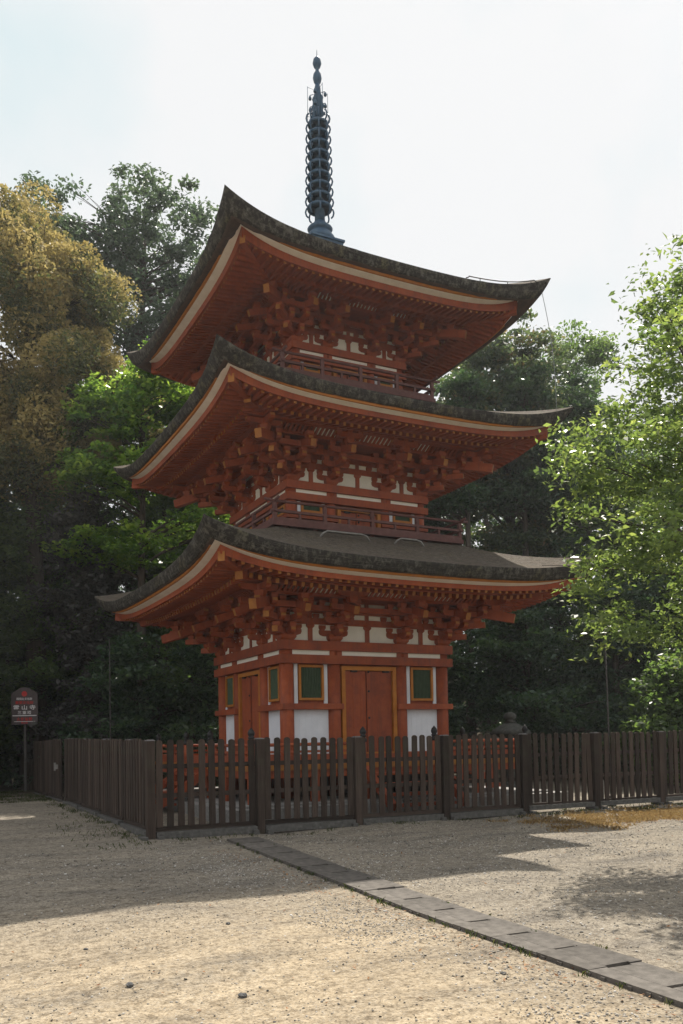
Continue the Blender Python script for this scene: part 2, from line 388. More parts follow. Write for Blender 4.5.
def pebbles(name, n, seed, smin, smax, area, dark=False):
    rng = np.random.default_rng(seed)
    ico = np.array([(1,0,0),(-1,0,0),(0,1,0),(0,-1,0),(0,0,1),(0,0,-1),(.62,.62,.5),(-.62,.62,.5),(.62,-.62,.5),(-.62,-.62,.5)], float)
    fc = np.array([(4,8,6),(4,6,7),(4,7,9),(4,9,8),(0,6,8),(2,7,6),(1,9,7),(3,8,9),(0,2,6),(2,1,7),(1,3,9),(3,0,8)])
    x0,x1,y0,y1 = area
    x = rng.uniform(x0,x1,n); y = rng.uniform(y0,y1,n)
    bx = .030*(y+14.1); ok = (~((x > -4.61+bx) & (x < -4.11+bx) & (y < -5.0) & (rng.uniform(0,1,n) > .04)))
    # clumpy gravel
    w = np.sin(x*2.1+np.sin(y*1.3))*np.sin(y*1.9-x*.7)
    ok &= rng.uniform(0,1,n) < .55+.45*w + .25*(x > -4.1)
    x, y = x[ok], y[ok]; n = len(x)
    s = smin*(smax/smin)**(rng.uniform(0,1,n)**2.2)
    sc = s[:,None]*rng.uniform(.55,1.15,(n,3))*np.array([1,1,.62])
    v = ico[None]*rng.uniform(.8,1.15,(n,10,1))
    v = (v*sc[:,None,:]) @ rotmats(rng, n, .35).transpose(0,2,1)
    z = np.array([G(a,b) for a,b in zip(x,y)])
    v += np.stack([x,y,z+sc[:,2]*.3],1)[:,None,:]
    f = fc[None] + (np.arange(n)*10)[:,None,None]
    t = rng.uniform(.40,1,n) if dark is None else rng.uniform(0,.25,n) if dark else np.where(rng.uniform(0,1,n) < .2, rng.uniform(.8,1,n), np.clip(rng.normal(.42,.26,n),0,1))
    return np_mesh(name, v.reshape(-1,3), f.reshape(-1,3), [PEB], np.repeat(t,12))
tag(link('gravel', pebbles('gravel', 46000, 3, .003, .014, (-9.6,0.5,-15.6,-5.0))), 'loose pale gravel scattered over the sandy ground', kind='stuff')
tag(link('gravel', pebbles('gravel_far', 11000, 4, .006, .019, (-7.5,8.5,-9.5,-4.4))), 'coarser gravel lying in front of the fence', kind='stuff')

chips = pebbles('gravel_chips', 9000, 6, .005, .017, (-5.6,-4.66,-15.2,-5.6), None)
tag(link('gravel', chips), 'pale stone chips gathered along the drain covers', kind='stuff')
chips2 = pebbles('gravel_chips', 9000, 9, .006, .018, (-4.0,3.5,-12.5,-6.5), None)
tag(link('gravel', chips2), 'pale stone chips on the ground right of the drain', kind='stuff')
# grass blades
GRASSM = leafmat('grass_blade', [(.035,.055,.018),(.06,.085,.025),(.13,.13,.05)], 0, [(.07,.11,.025),(.11,.16,.035),(.2,.2,.07)], .6, .4)
DRYM = leafmat('dry_grass_blade', [(.34,.20,.08),(.46,.30,.13),(.56,.41,.20)], 0, [(.36,.24,.10),(.46,.33,.14),(.52,.40,.2)], .7, .35)
LITM = leafmat('fallen_leaf', [(.16,.07,.03),(.26,.12,.05),(.38,.22,.10)], 0, [(.2,.1,.04),(.3,.15,.06),(.4,.22,.1)], .7, .2)
def blades(name, pts, hmin, hmax, w, lean, m, seed):
    rng = np.random.default_rng(seed); n = len(pts)
    P0 = np.array([(a,b,G(a,b)-.005) for a,b in pts])
    h = rng.uniform(hmin,hmax,n); az = rng.uniform(0,2*PI,n); ln = rng.uniform(.2,1,n)*lean
    d = np.stack([np.cos(az),np.sin(az),np.zeros(n)],1); sd = np.stack([-np.sin(az),np.cos(az),np.zeros(n)],1)
    up = np.array([0,0,1.])
    mid = P0 + up*(h*.6)[:,None] + d*(h*ln*.35)[:,None]; tip = P0 + up*(h*(1-.3*ln))[:,None] + d*(h*ln)[:,None]
    v = np.stack([P0-sd*w, P0+sd*w, mid+sd*w*.7, tip, mid-sd*w*.7],1)
    f = np.array([[0,1,2,3,4]])[None]+(np.arange(n)*5)[:,None,None]
    return np_mesh(name, v.reshape(-1,3), f.reshape(-1,5), [m], rng.uniform(0,1,n))
rng = np.random.default_rng(21)
def clumps(n, area, per, r, rng, cond=None):
    out = []
    for i in range(n):
        cx = rng.uniform(area[0],area[1]); cy = rng.uniform(area[2],area[3])
        if cond and not cond(cx,cy): continue
        k = int(rng.integers(per[0],per[1]))
        out += [(cx+rng.normal(0,r), cy+rng.normal(0,r)) for _ in range(k)]
    return out
gp = [(a+.030*(b+14.1), b) for a,b in clumps(70, (-4.67,-4.60,-14.5,-5.6), (2,11), .02, rng)]
gp += clumps(10, (-4.06,-3.98,-13,-6), (4,14), .03, rng)
gp += clumps(80, (-5.75,-5.40,-4.9,6), (6,22), .06, rng)
gp += clumps(60, (-5.6,4.0,-5.0,-4.62), (4,18), .06, rng)
gp += clumps(45, (-6.6,-5.4,-6.2,0), (3,10), .07, rng)
gp += clumps(110, (-6.9,-5.5,4,9.2), (10,40), .10, rng)
gp += clumps(70, (2,9.4,-4.95,-4.2), (10,40), .08, rng)
tag(link('grass', blades('grass', gp, .02, .075, .003, .8, GRASSM, 1)), 'small green grass tufts along the fence and drain', kind='stuff')
dp = []
for i in range(620):
    a = rng.uniform(.7,9.4); b = rng.normal(-5.85, .48)
    if a < 2.2 and rng.uniform() < .5: continue
    k = int(rng.integers(20,70)); dp += [(a+rng.normal(0,.10), b+rng.normal(0,.08)) for _ in range(k)]
tag(link('dry_grass', blades('dry_grass', dp, .02, .075, .004, 1.1, DRYM, 2)), 'dry straw coloured grass in front of the fence at right', kind='stuff')
def litter(name, pts, seed, smin, smax):
    rng = np.random.default_rng(seed); n = len(pts)
    s = rng.uniform(smin,smax,n)
    q = np.array([(-1,0,0),(0,-.45,.12),(1,0,.1),(0,.45,.12)],float)
    v = (q[None]*s[:,None,None]) @ rotmats(rng, n, .3).transpose(0,2,1)
    v += np.array([(a,b,G(a,b)+.012) for a,b in pts])[:,None,:]
    f = np.array([[0,1,2,3]])[None]+(np.arange(n)*4)[:,None,None]
    return np_mesh(name, v.reshape(-1,3), f.reshape(-1,4), [LITM], rng.uniform(0,1,n))
lp = [(rng.uniform(1.2,7), rng.normal(-6.6,.35)) for _ in range(900)] + [(rng.uniform(-9.5,2), rng.uniform(-15,-5)) for _ in range(420)] + [(rng.normal(-4.72,.12), rng.uniform(-14.5,-6)) for _ in range(420)]
tag(link('fallen_leaves', litter('fallen_leaves', lp, 8, .008, .024)), 'small brown fallen leaves lying on the gravel', kind='stuff')

# dark stones lying in the sunlit sand: each its own thing
STN = mat('dark_stone', [(.3,(.05,.05,.052)),(.7,(.12,.118,.115))], 14, .85, bstr=.4)
def stone(x, y, r, seed, label):
    rr = random.Random(seed); mb = MB(); seg = 9; v = []; f = []
    for k in range(1,5):
        th = PI*k/5
        for i in range(seg):
            a = 2*PI*i/seg; q = r*(.8+.35*rr.random())
            v.append((q*math.sin(th)*math.cos(a)*1.2, q*math.sin(th)*math.sin(a)*.85, q*math.cos(th)*.62))
    v += [(0,0,r*.6),(0,0,-r*.6)]
    for k in range(3):
        for i in range(seg): f.append((k*seg+i,(k+1)*seg+i,(k+1)*seg+(i+1)%seg,k*seg+(i+1)%seg))
    for i in range(seg):
        f.append((36,i,(i+1)%seg)); f.append((37,3*seg+(i+1)%seg,3*seg+i))
    mb.add(v, f)
    tag(mb.build('stone', STN, None, (x,y,G(x,y)+r*.25), rr.random()*6), label, 'stone', 'dark stones on the sunlit sand')

# ------------------------------------------------------------------ pagoda
PG = thing('three_storied_pagoda', 'red three storied wooden pagoda with bark roofs and blue spire', 'pagoda')
S = [dict(a=1.86, i=.80, rc=.145, zf=.92, z0=3.37, bo=2.054, zl=2.906, zb=3.18, zw0=1.973, zw1=2.093, st=.297, H=1.00,
          qb=3.38, zbr=4.17, qf=3.89, zfl=4.215, lb=.16, lf=.30, r=4.27, ze=4.66, le=.43, qi=1.55, zi=5.93, c1=.75, th=.23, thc=.34),
     dict(a=1.56, i=.66, rc=.12, zf=5.70, z0=6.73, bo=1.72, zl=6.33, zb=6.57, zw0=5.95, zw1=6.04, st=.313, H=.92,
          qb=3.04, zbr=7.49, qf=3.53, zfl=7.50, lb=.20, lf=.30, r=3.86, ze=7.91, le=.43, qi=1.25, zi=9.12, c1=.75, th=.19, thc=.32),
     dict(a=1.27, i=.54, rc=.105, zf=8.93, z0=9.83, bo=1.41, zl=9.45, zb=9.68, zw0=9.10, zw1=9.18, st=.293, H=.84,
          qb=2.62, zbr=10.43, qf=3.12, zfl=10.30, lb=.18, lf=.32, r=3.57, ze=10.74, le=.47, qi=.40, zi=12.62, c1=.52, th=.20, thc=.40)]
SIDES = [0, PI/2, PI, 3*PI/2]
def four(name, me, sides=SIDES, parent=PG, label=None):
    out = []
    for a in sides:
        o = link(name, me, parent, (0,0,0), a); out.append(o)
    return out
def LIFT(s): s = min(abs(s),1.0); return .25*s*s + .75*s**5
def ring_side(mb, q0, q1, z0, z1, mi=0, segs=1):
    """mitred horizontal beam of one side: inner face at q0, outer at q1"""
    v = [(-q0,-q0,z0),(q0,-q0,z0),(q1,-q1,z0),(-q1,-q1,z0),(-q0,-q0,z1),(q0,-q0,z1),(q1,-q1,z1),(-q1,-q1,z1)]
    mb.add(v, [(0,1,2,3),(7,6,5,4),(3,2,6,7),(1,0,4,5)], mi)
def sweep(mb, prof, L, mi=0, segs=36, smooth=True):
    """eave profile [(q,z)...] swept along one side with the corner lift L (number or one per point); mitred at the hips"""
    n = len(prof); Ls = L if isinstance(L,(list,tuple)) else [L]*n
    v = []; f = []
    for k in range(segs+1):
        s = -1+2*k/segs
        s = math.copysign(abs(s)**.8, s)
        for (q,z), l in zip(prof, Ls): v.append((s*q, -q, z+l*LIFT(s)))
    for k in range(segs):
        for i in range(n): f.append((k*n+i, k*n+(i+1)%n, (k+1)*n+(i+1)%n, (k+1)*n+i))
    mb.add(v, f, mi, False)
    # smooth along the eave is carried by the segments

# -- arm of a bracket, along x or y, rounded at its under side ends
def arm(mb, axis, c, zc, L0, L1, w, h):
    """bracket arm lying along axis from L0 to L1 at cross position c; bottom z zc; ends are ochre"""
    r = h*.8
    j = random.uniform(-.002,.002); zc += j; w += random.uniform(-.003,.003); h += random.uniform(-.003,.003)
    prof = [(L0, zc+h),(L0, zc+h*.52),(L0+r*.25, zc+h*.2),(L0+r, zc),(L1-r, zc),(L1-r*.25, zc+h*.2),(L1, zc+h*.52),(L1, zc+h)]
    n = len(prof); v = []
    for s in (-w/2, w/2):
        for u, z in prof: v.append((u, c+s, z) if axis == 'x' else (c+s, u, z))
    f = [tuple(range(n)), tuple(range(2*n-1, n-1, -1))]; mm = [0,0]
    for i in range(n):
        f.append((i, n+i, n+(i+1)%n, (i+1)%n))
        mm.append(1 if i in (0,1,5,6) and False else (1 if i in (0,6) else 0))
    mb.add(v, f, mm)
def block(mb, x, y, z0, z1, b):
    mb.frustum(x, y, z0, z1, b*.68, b, 0)
def inner_bracket(mb, st, H, k=1.0):
    u = (H-.06)/4; w = .105*k
    ah = u*.50; bh = u*.44
    mb.frustum(0, 0, 0, u*.66, .11*k, .155*k)
    z = [u*.5 + u*i for i in range(4)]
    A1, A2 = .33*k, .47*k
    def xarm(y, zc, L): 
        arm(mb, 'x', y, zc, -L, L, w, ah)
        for x in (-L+.07*k, 0, L-.07*k): block(mb, x, y, zc+ah, zc+ah+bh, .07*k)
    xarm(0, z[0], A1); arm(mb, 'y', 0, z[0]+.003, -st-.10*k, .1, w, ah); block(mb, 0, -st, z[0]+ah, z[0]+ah+bh, .07*k)
    xarm(0, z[1], A2); xarm(-st, z[1], A1); arm(mb, 'y', 0, z[1]+.003, -2*st-.10*k, .1, w, ah); block(mb, 0, -2*st, z[1]+ah, z[1]+ah+bh, .075*k)
    xarm(-st, z[2], A2); xarm(-2*st, z[2], A1)
    # tail rafter, its end cut square and painted ochre
    mb.beam((0,.1,z[3]+.10), (0,-3*st-.20*k,z[1]+u*.72), .115*k, .15*k, 0, 1)
    xarm(-2*st, z[3], A2)
    block(mb, 0, -3*st, z[2]+u*.42, z[3]-.004, .085*k); xarm(-3*st, z[3]-u*.02, A1)
def corner_bracket(mb, st, H, k=1.0):
    """centred on the corner column of the front (-Y) and left (-X) sides"""
    for rz in (0, 1):
        mb.M = Matrix.Identity(4) if rz == 0 else Matrix(((0,1,0,0),(1,0,0,0),(0,0,1,.004),(0,0,0,1)))
        u = (H-.06)/4; w = .105*k; ah = u*.50; bh = u*.44
        z = [u*.5 + u*i for i in range(4)]
        if rz == 0: mb.frustum(0, 0, 0, u*.66, .12*k, .165*k)
        # arms along the side run through the corner and stick out beyond it
        for lev in range(3):
            for sidx in range(lev+1):
                y = -sidx*st
                a0 = -(lev+1-sidx*0)*st-.10*k if sidx == 0 else -(sidx)*st-.30*k
                L1 = (.33+.14*(lev-sidx > 0))*k
                arm(mb, 'x', y, z[lev], a0, L1, w, ah)
                for x in (L1-.07*k, 0 if sidx == 0 else -sidx*st, a0+.08*k): block(mb, x, y, z[lev]+ah, z[lev]+ah+bh, .07*k)
        arm(mb, 'x', -3*st, z[3]-u*.02, -3*st-.42*k, -3*st+.34*k, w, ah)
        arm(mb, 'x', -2*st, z[3], -2*st-.34*k, .3*k, w, ah)
        mb.beam((0,.1,z[3]+.10), (0,-3*st-.20*k,z[1]+u*.72), .115*k, .15*k, 0, 1)
        block(mb, 0, -3*st, z[2]+u*.42, z[3]-.004, .085*k)
    mb.M = Matrix.Identity(4)
    d = 1/math.sqrt(2)
    for lev in range(3):
        e = (lev+1)*st*1.414+.16*k
        zc = z[lev]+ah/2+.006
        mb.beam((.1,.1,zc), (-e*d,-e*d,zc), w*1.15, ah, 0, 1)
        q = (lev+1)*st
        mb.M = Matrix.Translation((-q,-q,0)) @ Matrix.Rotation(PI/4,4,'Z')
        block(mb, 0, 0, z[lev]+ah, z[lev]+ah+bh, .08*k); mb.M = Matrix.Identity(4)
    e = 3*st*1.414+.38*k
    mb.beam((.2,.2,z[3]+.12), (-e*d,-e*d,z[1]+u*.70), .15*k, .19*k, 0, 1)
    q = 3*st
    mb.M = Matrix.Translation((-q,-q,0)) @ Matrix.Rotation(PI/4,4,'Z')
    mb.frustum(0, 0, z[2]+u*.5, z[3]+u*.5, .07*k, .10*k); mb.M = Matrix.Identity(4)

for si, s in enumerate(S):
    a, ib, rc, z0, bo = s['a'], s['i'], s['rc'], s['z0'], s['bo']
    k = (1.0, .93, .86)[si]
    # columns
    mb = MB(); zc0 = (.12, s['zf']-.3, s['zf']-.3)[si]
    mb.cyl(0, 0, zc0, s['zb']+.02, rc, 20); cm = mb.mesh('column', RED)
    for x in (-a,-ib,ib,a):
        for y in (-a,-ib,ib,a):
            if max(abs(x),abs(y)) > a-.01: link('column', cm, PG, (x,y,0))
    # beams that go round
    mb = MB(); ring_side(mb, a-.12, bo, s['zb'], z0); ub = mb.mesh('upper_beam', RED)
    mb = MB(); ring_side(mb, a-.12, bo-.003, s['zl'], s['zl']+(z0-s['zb'])*.92); lb = mb.mesh('lintel_beam', RED)
    four('upper_beam', ub); four('lintel_beam', lb)
    df = ib-.145*k                                            # half width of the door opening, frame outside
    for sx in (-1,1):
        mb = MB(); q = bo-.012
        v = [(sx*df,-q,s['zw0']),(sx*q,-q,s['zw0']),(sx*(a-.1),-(a-.1),s['zw0']),(sx*df,-(a-.1),s['zw0'])]
        v += [(x,y,s['zw1']) for x,y,_ in v]
        fs = [(0,1,2,3),(7,6,5,4),(0,4,5,1),(1,5,6,2),(2,6,7,3),(3,7,4,0)]
        mb.add(v, fs if sx < 0 else [f[::-1] for f in fs])
        four('waist_beam', mb.mesh('waist_beam', RED))
        mb = MB(); mb.box(min(sx*df,sx*(a-.05)), max(sx*df,sx*(a-.05)), -(a+.10), -(a-.06), s['zf']-.02, s['zf']+.15)
        four('sill_beam', mb.mesh('sill_beam', RED))
    # wall: red boards behind, plaster strips
    mb = MB(); mb.box(-a, a, -(a+.0), -(a-.06), s['zf']-.1, s['zl']+.02)
    four('wall', mb.mesh('wall', RED))
    mb = MB(); zt0 = s['zl']+(z0-s['zb'])*.92-.01; zt1 = s['zb']+.01
    mb.box(-a+.01, a-.01, -(a+rc-.03), -(a-.05), zt0, zt1)
    for x0,x1 in ((-a+rc,-ib-rc),(-ib+rc,ib-rc),(ib+rc,a-rc)): pass
    pl = mb.mesh('plaster_strip', PLASTER); four('plaster_strip', pl)
    for x in (-ib, ib):
        mb = MB(); mb.box(x-rc*.95, x+rc*.95, -(a+rc-.005), -(a+.02), zt0+.012, zt1-.012)
        four('strip_stud', mb.mesh('strip_stud', RED))
    # bays with a lattice window and white boards below
    x0, x1 = ib+rc*.92, a-rc*.92; wz0, wz1 = s['zw1'], s['zl']
    wm = MB(); lm = MB(); jm = MB(); bm_ = MB()
    cxw = (x0+x1)/2; hw = (x1-x0)*.355
    fz0, fz1 = wz0+.07, wz1-.02; t = .05*k
    yf = -(a+.065)
    for (p0,p1,q0,q1) in ((cxw-hw,cxw-hw+t,fz0,fz1),(cxw+hw-t,cxw+hw,fz0,fz1),(cxw-hw+t,cxw+hw-t,fz0,fz0+t),(cxw-hw+t,cxw+hw-t,fz1-t,fz1)):
        wm.box(p0,p1,yf,-(a-.02),q0,q1)
    lm.box(cxw-hw+t-.004,cxw+hw-t+.004,-(a+.012),-(a-.03),fz0+t-.004,fz1-t+.004)
    nb = 13
    for i in range(nb):
        xx = cxw-hw+t+(i+.5)*(2*hw-2*t)/nb; e = .014*k
        lm.prism([(-(a+.045),0)]*0 or [(0,0)], 'x', 0, 0) if False else lm.beam((xx,-(a+.022),fz0+t),(xx,-(a+.022),fz1-t), e*1.5, e*1.5, 0, None, (1,1,0))
    jm.box(x0+.02*k, x0+.10*k, -(a+.03), -(a-.02), wz0-.01, wz1+.01)
    if si == 0:
        bm_.box(x0,x1,-(a+.02),-(a-.03),s['zf']+.148,s['zw0']+.01)
        for i in range(1,6): 
            xx = x0+(x1-x0)*i/6; bm_.box(xx-.004,xx+.004,-(a+.0235),-(a+.01),s['zf']+.15,s['zw0'])
    else:
        bm_.box(x0,x1,-(a+.02),-(a-.03),s['zf']+.13,s['zw0']+.01)
    fm_ = wm.mesh('window_frame', ORANGE); lm_ = lm.mesh('lattice', GREEN); jm_ = jm.mesh('white_jamb', BOARDW); bme = bm_.mesh('white_board_panel', BOARDW)
    for sd in SIDES:
        for fl in (0,1):
            rt = Matrix.Rotation(sd,4,'Z')
            dx = 0 if fl == 0 else -2*cxw
            off = rt @ Vector((dx,0,0))
            w = link('window', fm_, PG, off, sd); link('lattice', lm_, w)
            link('white_jamb', jm_, PG, off, sd); link('white_jamb', jm_, PG, off+rt @ Vector((x1-x0-.12*k,0,0)), sd); link('white_board_panel', bme, PG, off, sd)
    # double door
    fr = MB(); t = .085*k; zb_ = s['zf']+.10; zt = s['zl']-.03
    yo, yi = -(a+.10), -(a-.03)
    fr.box(-df,-df+t,yo,yi,zb_,zt); fr.box(df-t,df,yo,yi,zb_,zt); fr.box(-df+t,df-t,yo,yi,zt-t,zt); fr.box(-df+t,df-t,yo,yi,zb_-.02,zb_+t*.7)
    leafL = MB(); leafR = MB(); stg = MB(); iw = df-t
    leafL.box(-iw+.012,-.03,-(a+.045),-(a-.01),zb_+t*.7,zt-t-.012); leafR.box(.006,iw-.012,-(a+.045),-(a-.01),zb_+t*.7,zt-t-.012)
    for j in range(3):
        leafL.box(-iw+.02+j*(iw*.31),-iw+.02+j*(iw*.31)+.006,-(a+.049),-(a+.03),zb_+.1,zt-t-.02)
    for xx in (-.066,.036): stg.box(xx,xx+.010,-(a+.0465),-(a+.02),zb_+t*.7,zt-t-.014)
    bat = MB(); bat.box(-.055,.035,-(a+.075),-(a+.03),zb_+t*.7,zt-t-.02)
    studs = []
    for q in (.12,.42,.72,.94):
        stu = MB(); zz = zb_+(zt-zb_)*q; stu.lathe([(.026,0),(.022,.014),(.008,.022)], 10, (0,0,0))
        stu.v = [(x-.01, -(a+.073)-z, zz+y) for x,y,z in stu.v]; studs.append(stu.mesh('door_stud', IRON))
    stu = None
    for x in (-iw*.62, iw*.72):
        stu = MB(); stu.box(x-.07*k,x+.07*k,-(a+.09),-(a+.03),zt-t-.035,zt-t-.002); studs.append(stu.mesh('door_hinge', IRON))
    sj_ = stg.mesh('door_joint', IRON); fme = fr.mesh('door_frame', ORANGE); ll = leafL.mesh('door_leaf', RED); lr = leafR.mesh('door_leaf', RED); bt = bat.mesh('door_batten', RED); 
    for sd in SIDES:
        d = link('door', fme, PG, (0,0,0), sd)
        for n_, m_ in (('door_joint',sj_),('door_leaf',ll),('door_leaf',lr),('door_batten',bt),) + tuple((q_.name.split('.')[0], q_) for q_ in studs): link(n_, m_, d)
    # zone of the brackets: plaster behind, through beams, struts
    H, st = s['H'], s['st']; u = (H-.06)/4; ah = u*.5
    mb = MB(); mb.box(-a, a, -(a+.02), -(a-.05), z0-.01, z0+H+.12); four('bracket_plaster', mb.mesh('bracket_plaster', PLASTER))
    mb = MB(); mb.jit = .0015
    for lev in (1,2,3):
        zc = z0+u*.5+u*lev; mb.box(-a,a,-(a+.047),-(a-.02),zc,zc+ah*1.12)
    mb.box(-a-2*st,a+2*st,-(a+st+.047),-(a+st-.047),z0+u*2.5+.004,z0+u*2.5+ah)
    mb.box(-a-2*st,a+2*st,-(a+2*st+.047),-(a+2*st-.047),z0+u*3.5+.004,z0+u*3.5+ah)
    mb.box(-a-2*st,a+2*st,-(a+2*st-.05),-(a+.045),z0+u*3.5+.03,z0+u*3.5+.05)
    four('through_beam', mb.mesh('through_beam', RED))
    for x in (-(a+ib)/2, 0, (a+ib)/2):
        mb = MB(); mb.jit = .001; w = .05*k; zz1 = z0+u*1.5
        mb.box(x-w,x+w,-(a+.045),-(a-.01),z0,zz1-u*.3); block(mb,x,-(a-.02),zz1-u*.32,zz1,.085*k)
        mb.box(x-w*.9,x+w*.9,-(a+.040),-(a-.015),zz1-.002,z0+u*3.5)
        four('strut', mb.mesh('strut', RED))
    # sloping white panel with red ribs between the second step and the eave purlin
    yA, yB = a+2*st+.05, a+3*st-.07; zA, zB = z0+u*3.5+ah*.6, z0+H-.01
    for x0_,x1_ in ((-a+.2,-ib-.2),(-ib+.2,ib-.2),(ib+.2,a-.2)):
        mb = MB(); v = [(x0_,-yA,zA),(x1_,-yA,zA),(x1_,-yB,zB),(x0_,-yB,zB)]; v += [(x,y+.02,z+.02) for x,y,z in v]
        mb.add(v, [(0,1,2,3),(7,6,5,4),(0,4,5,1),(1,5,6,2),(2,6,7,3),(3,7,4,0)])
        four('sloping_plaster', mb.mesh('sloping_plaster', PLASTER))
    for xa, xb in ((-a-.55,-ib),(-ib,ib),(ib,a+.55)):
        mb = MB(); xx = xa+.03
        while xx < xb-.02:
            mb.beam((xx,-yA,zA-.01),(xx,-yB,zB-.01), .055*k, .035); xx += .104*k
        mb.beam((xa+.01,-yA-.005,zA-.022),(xb-.01,-yA-.005,zA-.022), .03, .03)
        four('slat_ceiling', mb.mesh('slat_ceiling', RED))
    for x_ in (-ib, ib):
        pass
    # brackets
    mb = MB(); mb.jit = .001; inner_bracket(mb, st, H, k); bi = mb.mesh('bracket_complex', [RED, OCHRE])
    mb = MB(); mb.jit = .001; corner_bracket(mb, st, H, k); bc = mb.mesh('corner_bracket_complex', [RED, OCHRE])
    for sd in SIDES:
        rt = Matrix.Rotation(sd,4,'Z')
        for c in (-ib, ib): link('bracket_complex', bi, PG, rt @ Vector((c,-a,z0)), sd)
        link('corner_bracket_complex', bc, PG, rt @ Vector((-a,-a,z0)), sd)
    # purlin
    mb = MB(); qp = a+3*st; mb.box(-qp-.45, qp+.45, -(qp+.07), -(qp-.07), z0+H-.03, z0+H+.12); four('eave_purlin', mb.mesh('eave_purlin', [RED]))
    # rafters
    qb, qf, slb, slf = s['qb'], s['qf'], .28, .13
    def zB_(x,d): return s['zbr'] + (qb-d)*slb + s['lb']*LIFT(x/qb)*min(1,(d/qb))**2
    def zF_(x,d): return s['zfl'] + (qf-d)*slf + s['lf']*LIFT(x/qf)*min(1,(d/qf))**2
    if si == 2:
        pass
    rw, rh = .070*k, .085*k; pitch = .172*k
    mb = MB(); n = int(qb/pitch)
    for i in range(-n, n+1):
        x = (i+.5)*pitch
        if abs(x) > qb-.05: continue
        d0 = max(a-.3, abs(x)+.02)
        if d0 > qb-.06: continue
        mb.beam((x,-d0,zB_(x,d0)+rh/2),(x,-qb,zB_(x,qb)+rh/2), rw, rh, 0, 1)
    four('base_rafters', mb.mesh('base_rafters', [RED, OCHRE]))
    mb = MB(); n = int(qf/pitch); dk = qb-.10
    for i in range(-n, n+1):
        x = (i+.5)*pitch
        if abs(x) > qf-.05: continue
        d0 = max(dk-.15, abs(x)+.02)
        if d0 > qf-.06: continue
        mb.beam((x,-d0,zF_(x,d0)+rh*.45),(x,-qf,zF_(x,qf)+rh*.45), rw*.92, rh*.9, 0, 1)
    four('flying_rafters', mb.mesh('flying_rafters', [RED, OCHRE]))
    # boards above the rafters
    mb = MB(); sg = 24
    def sheet(zfun, d_in, d_out, dz):
        v = []; f = []
        nd = 6
        for j in range(nd+1):
            d = d_in+(d_out-d_in)*j/nd
            for i in range(sg+1):
                x = d*(-1+2*i/sg); v.append((x,-d,zfun(x,d)+dz))
        for j in range(nd):
            for i in range(sg): f.append((j*(sg+1)+i, j*(sg+1)+i+1, (j+1)*(sg+1)+i+1, (j+1)*(sg+1)+i))
        mb.add(v, f)
    sheet(zB_, a-.25, qb-.02, rh+.004); sheet(zF_, dk-.1, qf+.02, rh+.004)
    four('soffit_board', mb.mesh('soffit_board', RED))
    mb = MB()
    zk = zB_(0,qb)+rh
    sweep(mb, [(qb-.02,zk+.002),(qb+.05,zk),(qb+.05,zF_(0,qb+.03)-.004),(qb-.02,zF_(0,qb)-.004)], s['lb']+.05)
    four('rafter_board', mb.mesh('rafter_board', RED))
    ze_f = zF_(0,qf)
    zbot = s['ze']-s['th']
    # red edge board, white sloping board, orange strip
    rr_ = s['r']
    q_w = rr_-(.14,.11,.20)[si]; q_r = qf+.06
    mb = MB(); sweep(mb, [(qf-.0,min(ze_f+rh*.55,zbot-.165)),(q_r,min(ze_f+rh*.5,zbot-.17)),(q_r+.01,zbot-.085),(qf-.0,zbot-.075)], [s['lf'],s['lf'],s['le']*.85,s['le']*.85])
    four('red_eave_board', mb.mesh('red_eave_board', RED))
    mb = MB(); sweep(mb, [(q_r-.02,zbot-.092),(q_w-.03,zbot-.050),(q_w-.03,zbot-.01),(q_r-.02,zbot-.01)], s['le']*.86)
    four('white_eave_board', mb.mesh('white_eave_board', CREAM))
    mb = MB(); sweep(mb, [(q_w-.06,zbot-.046),(q_w+.012,zbot-.042),(q_w+.02,zbot+.0),(q_w-.06,zbot+.0)], s['le']*.87)
    four('orange_eave_strip', mb.mesh('orange_eave_strip', ORANGE))
    # hip rafters
    mb = MB()
    d0 = a-.2
    mb.beam((-d0,-d0,zB_(d0,d0)+.0),(-qb-.06,-qb-.06,zB_(qb,qb)+.01), .15*k, .20*k, 0, 1)
    mb.beam((-qb+.25,-qb+.25,zF_(0,qb)+s['lf']*.55-.01),(-qf-.05,-qf-.05,zF_(qf,qf)+.0), .13*k, .17*k, 0, 1)
    four('hip_rafter', mb.mesh('hip_rafter', [RED, OCHRE]))
    # thatched roof: top, thick edge, underside
    tm = MB(); r, ze, le = s['r'], s['ze'], s['le']; hh = s['zi']-ze
    nu, ns = 18, 44
    def top(sv, uu):
        d = r+.12*LIFT(sv)*(1-uu)**6+(s['qi']-r)*uu
        return (sv*d, -d, ze + hh*(s['c1']*uu+(1-s['c1'])*uu*uu) + le*LIFT(sv)*(1-uu)**2.2)
    v = []; f = []
    SV = [math.copysign(abs(-1+2*i/ns)**.75, -1+2*i/ns) for i in range(ns+1)]
    for j in range(nu+1):
        for sv in SV: v.append(top(sv, (j/nu)**1.3))
    for j in range(nu):
        for i in range(ns): f.append((j*(ns+1)+i, j*(ns+1)+i+1, (j+1)*(ns+1)+i+1, (j+1)*(ns+1)+i))
    tm.add(v, f, 0, True)
    # edge face (rounded lip) and underside
    v = []; f = []; prof = [(0,0),(.010,-.05),(.0,-.4),(-.03,-.8),(-.055,-1.0),(-.17,-1.0),(-.42,-.80)]; tipx = [1,.96,.55,.12,-.15,-.25,0]
    npf = len(prof)
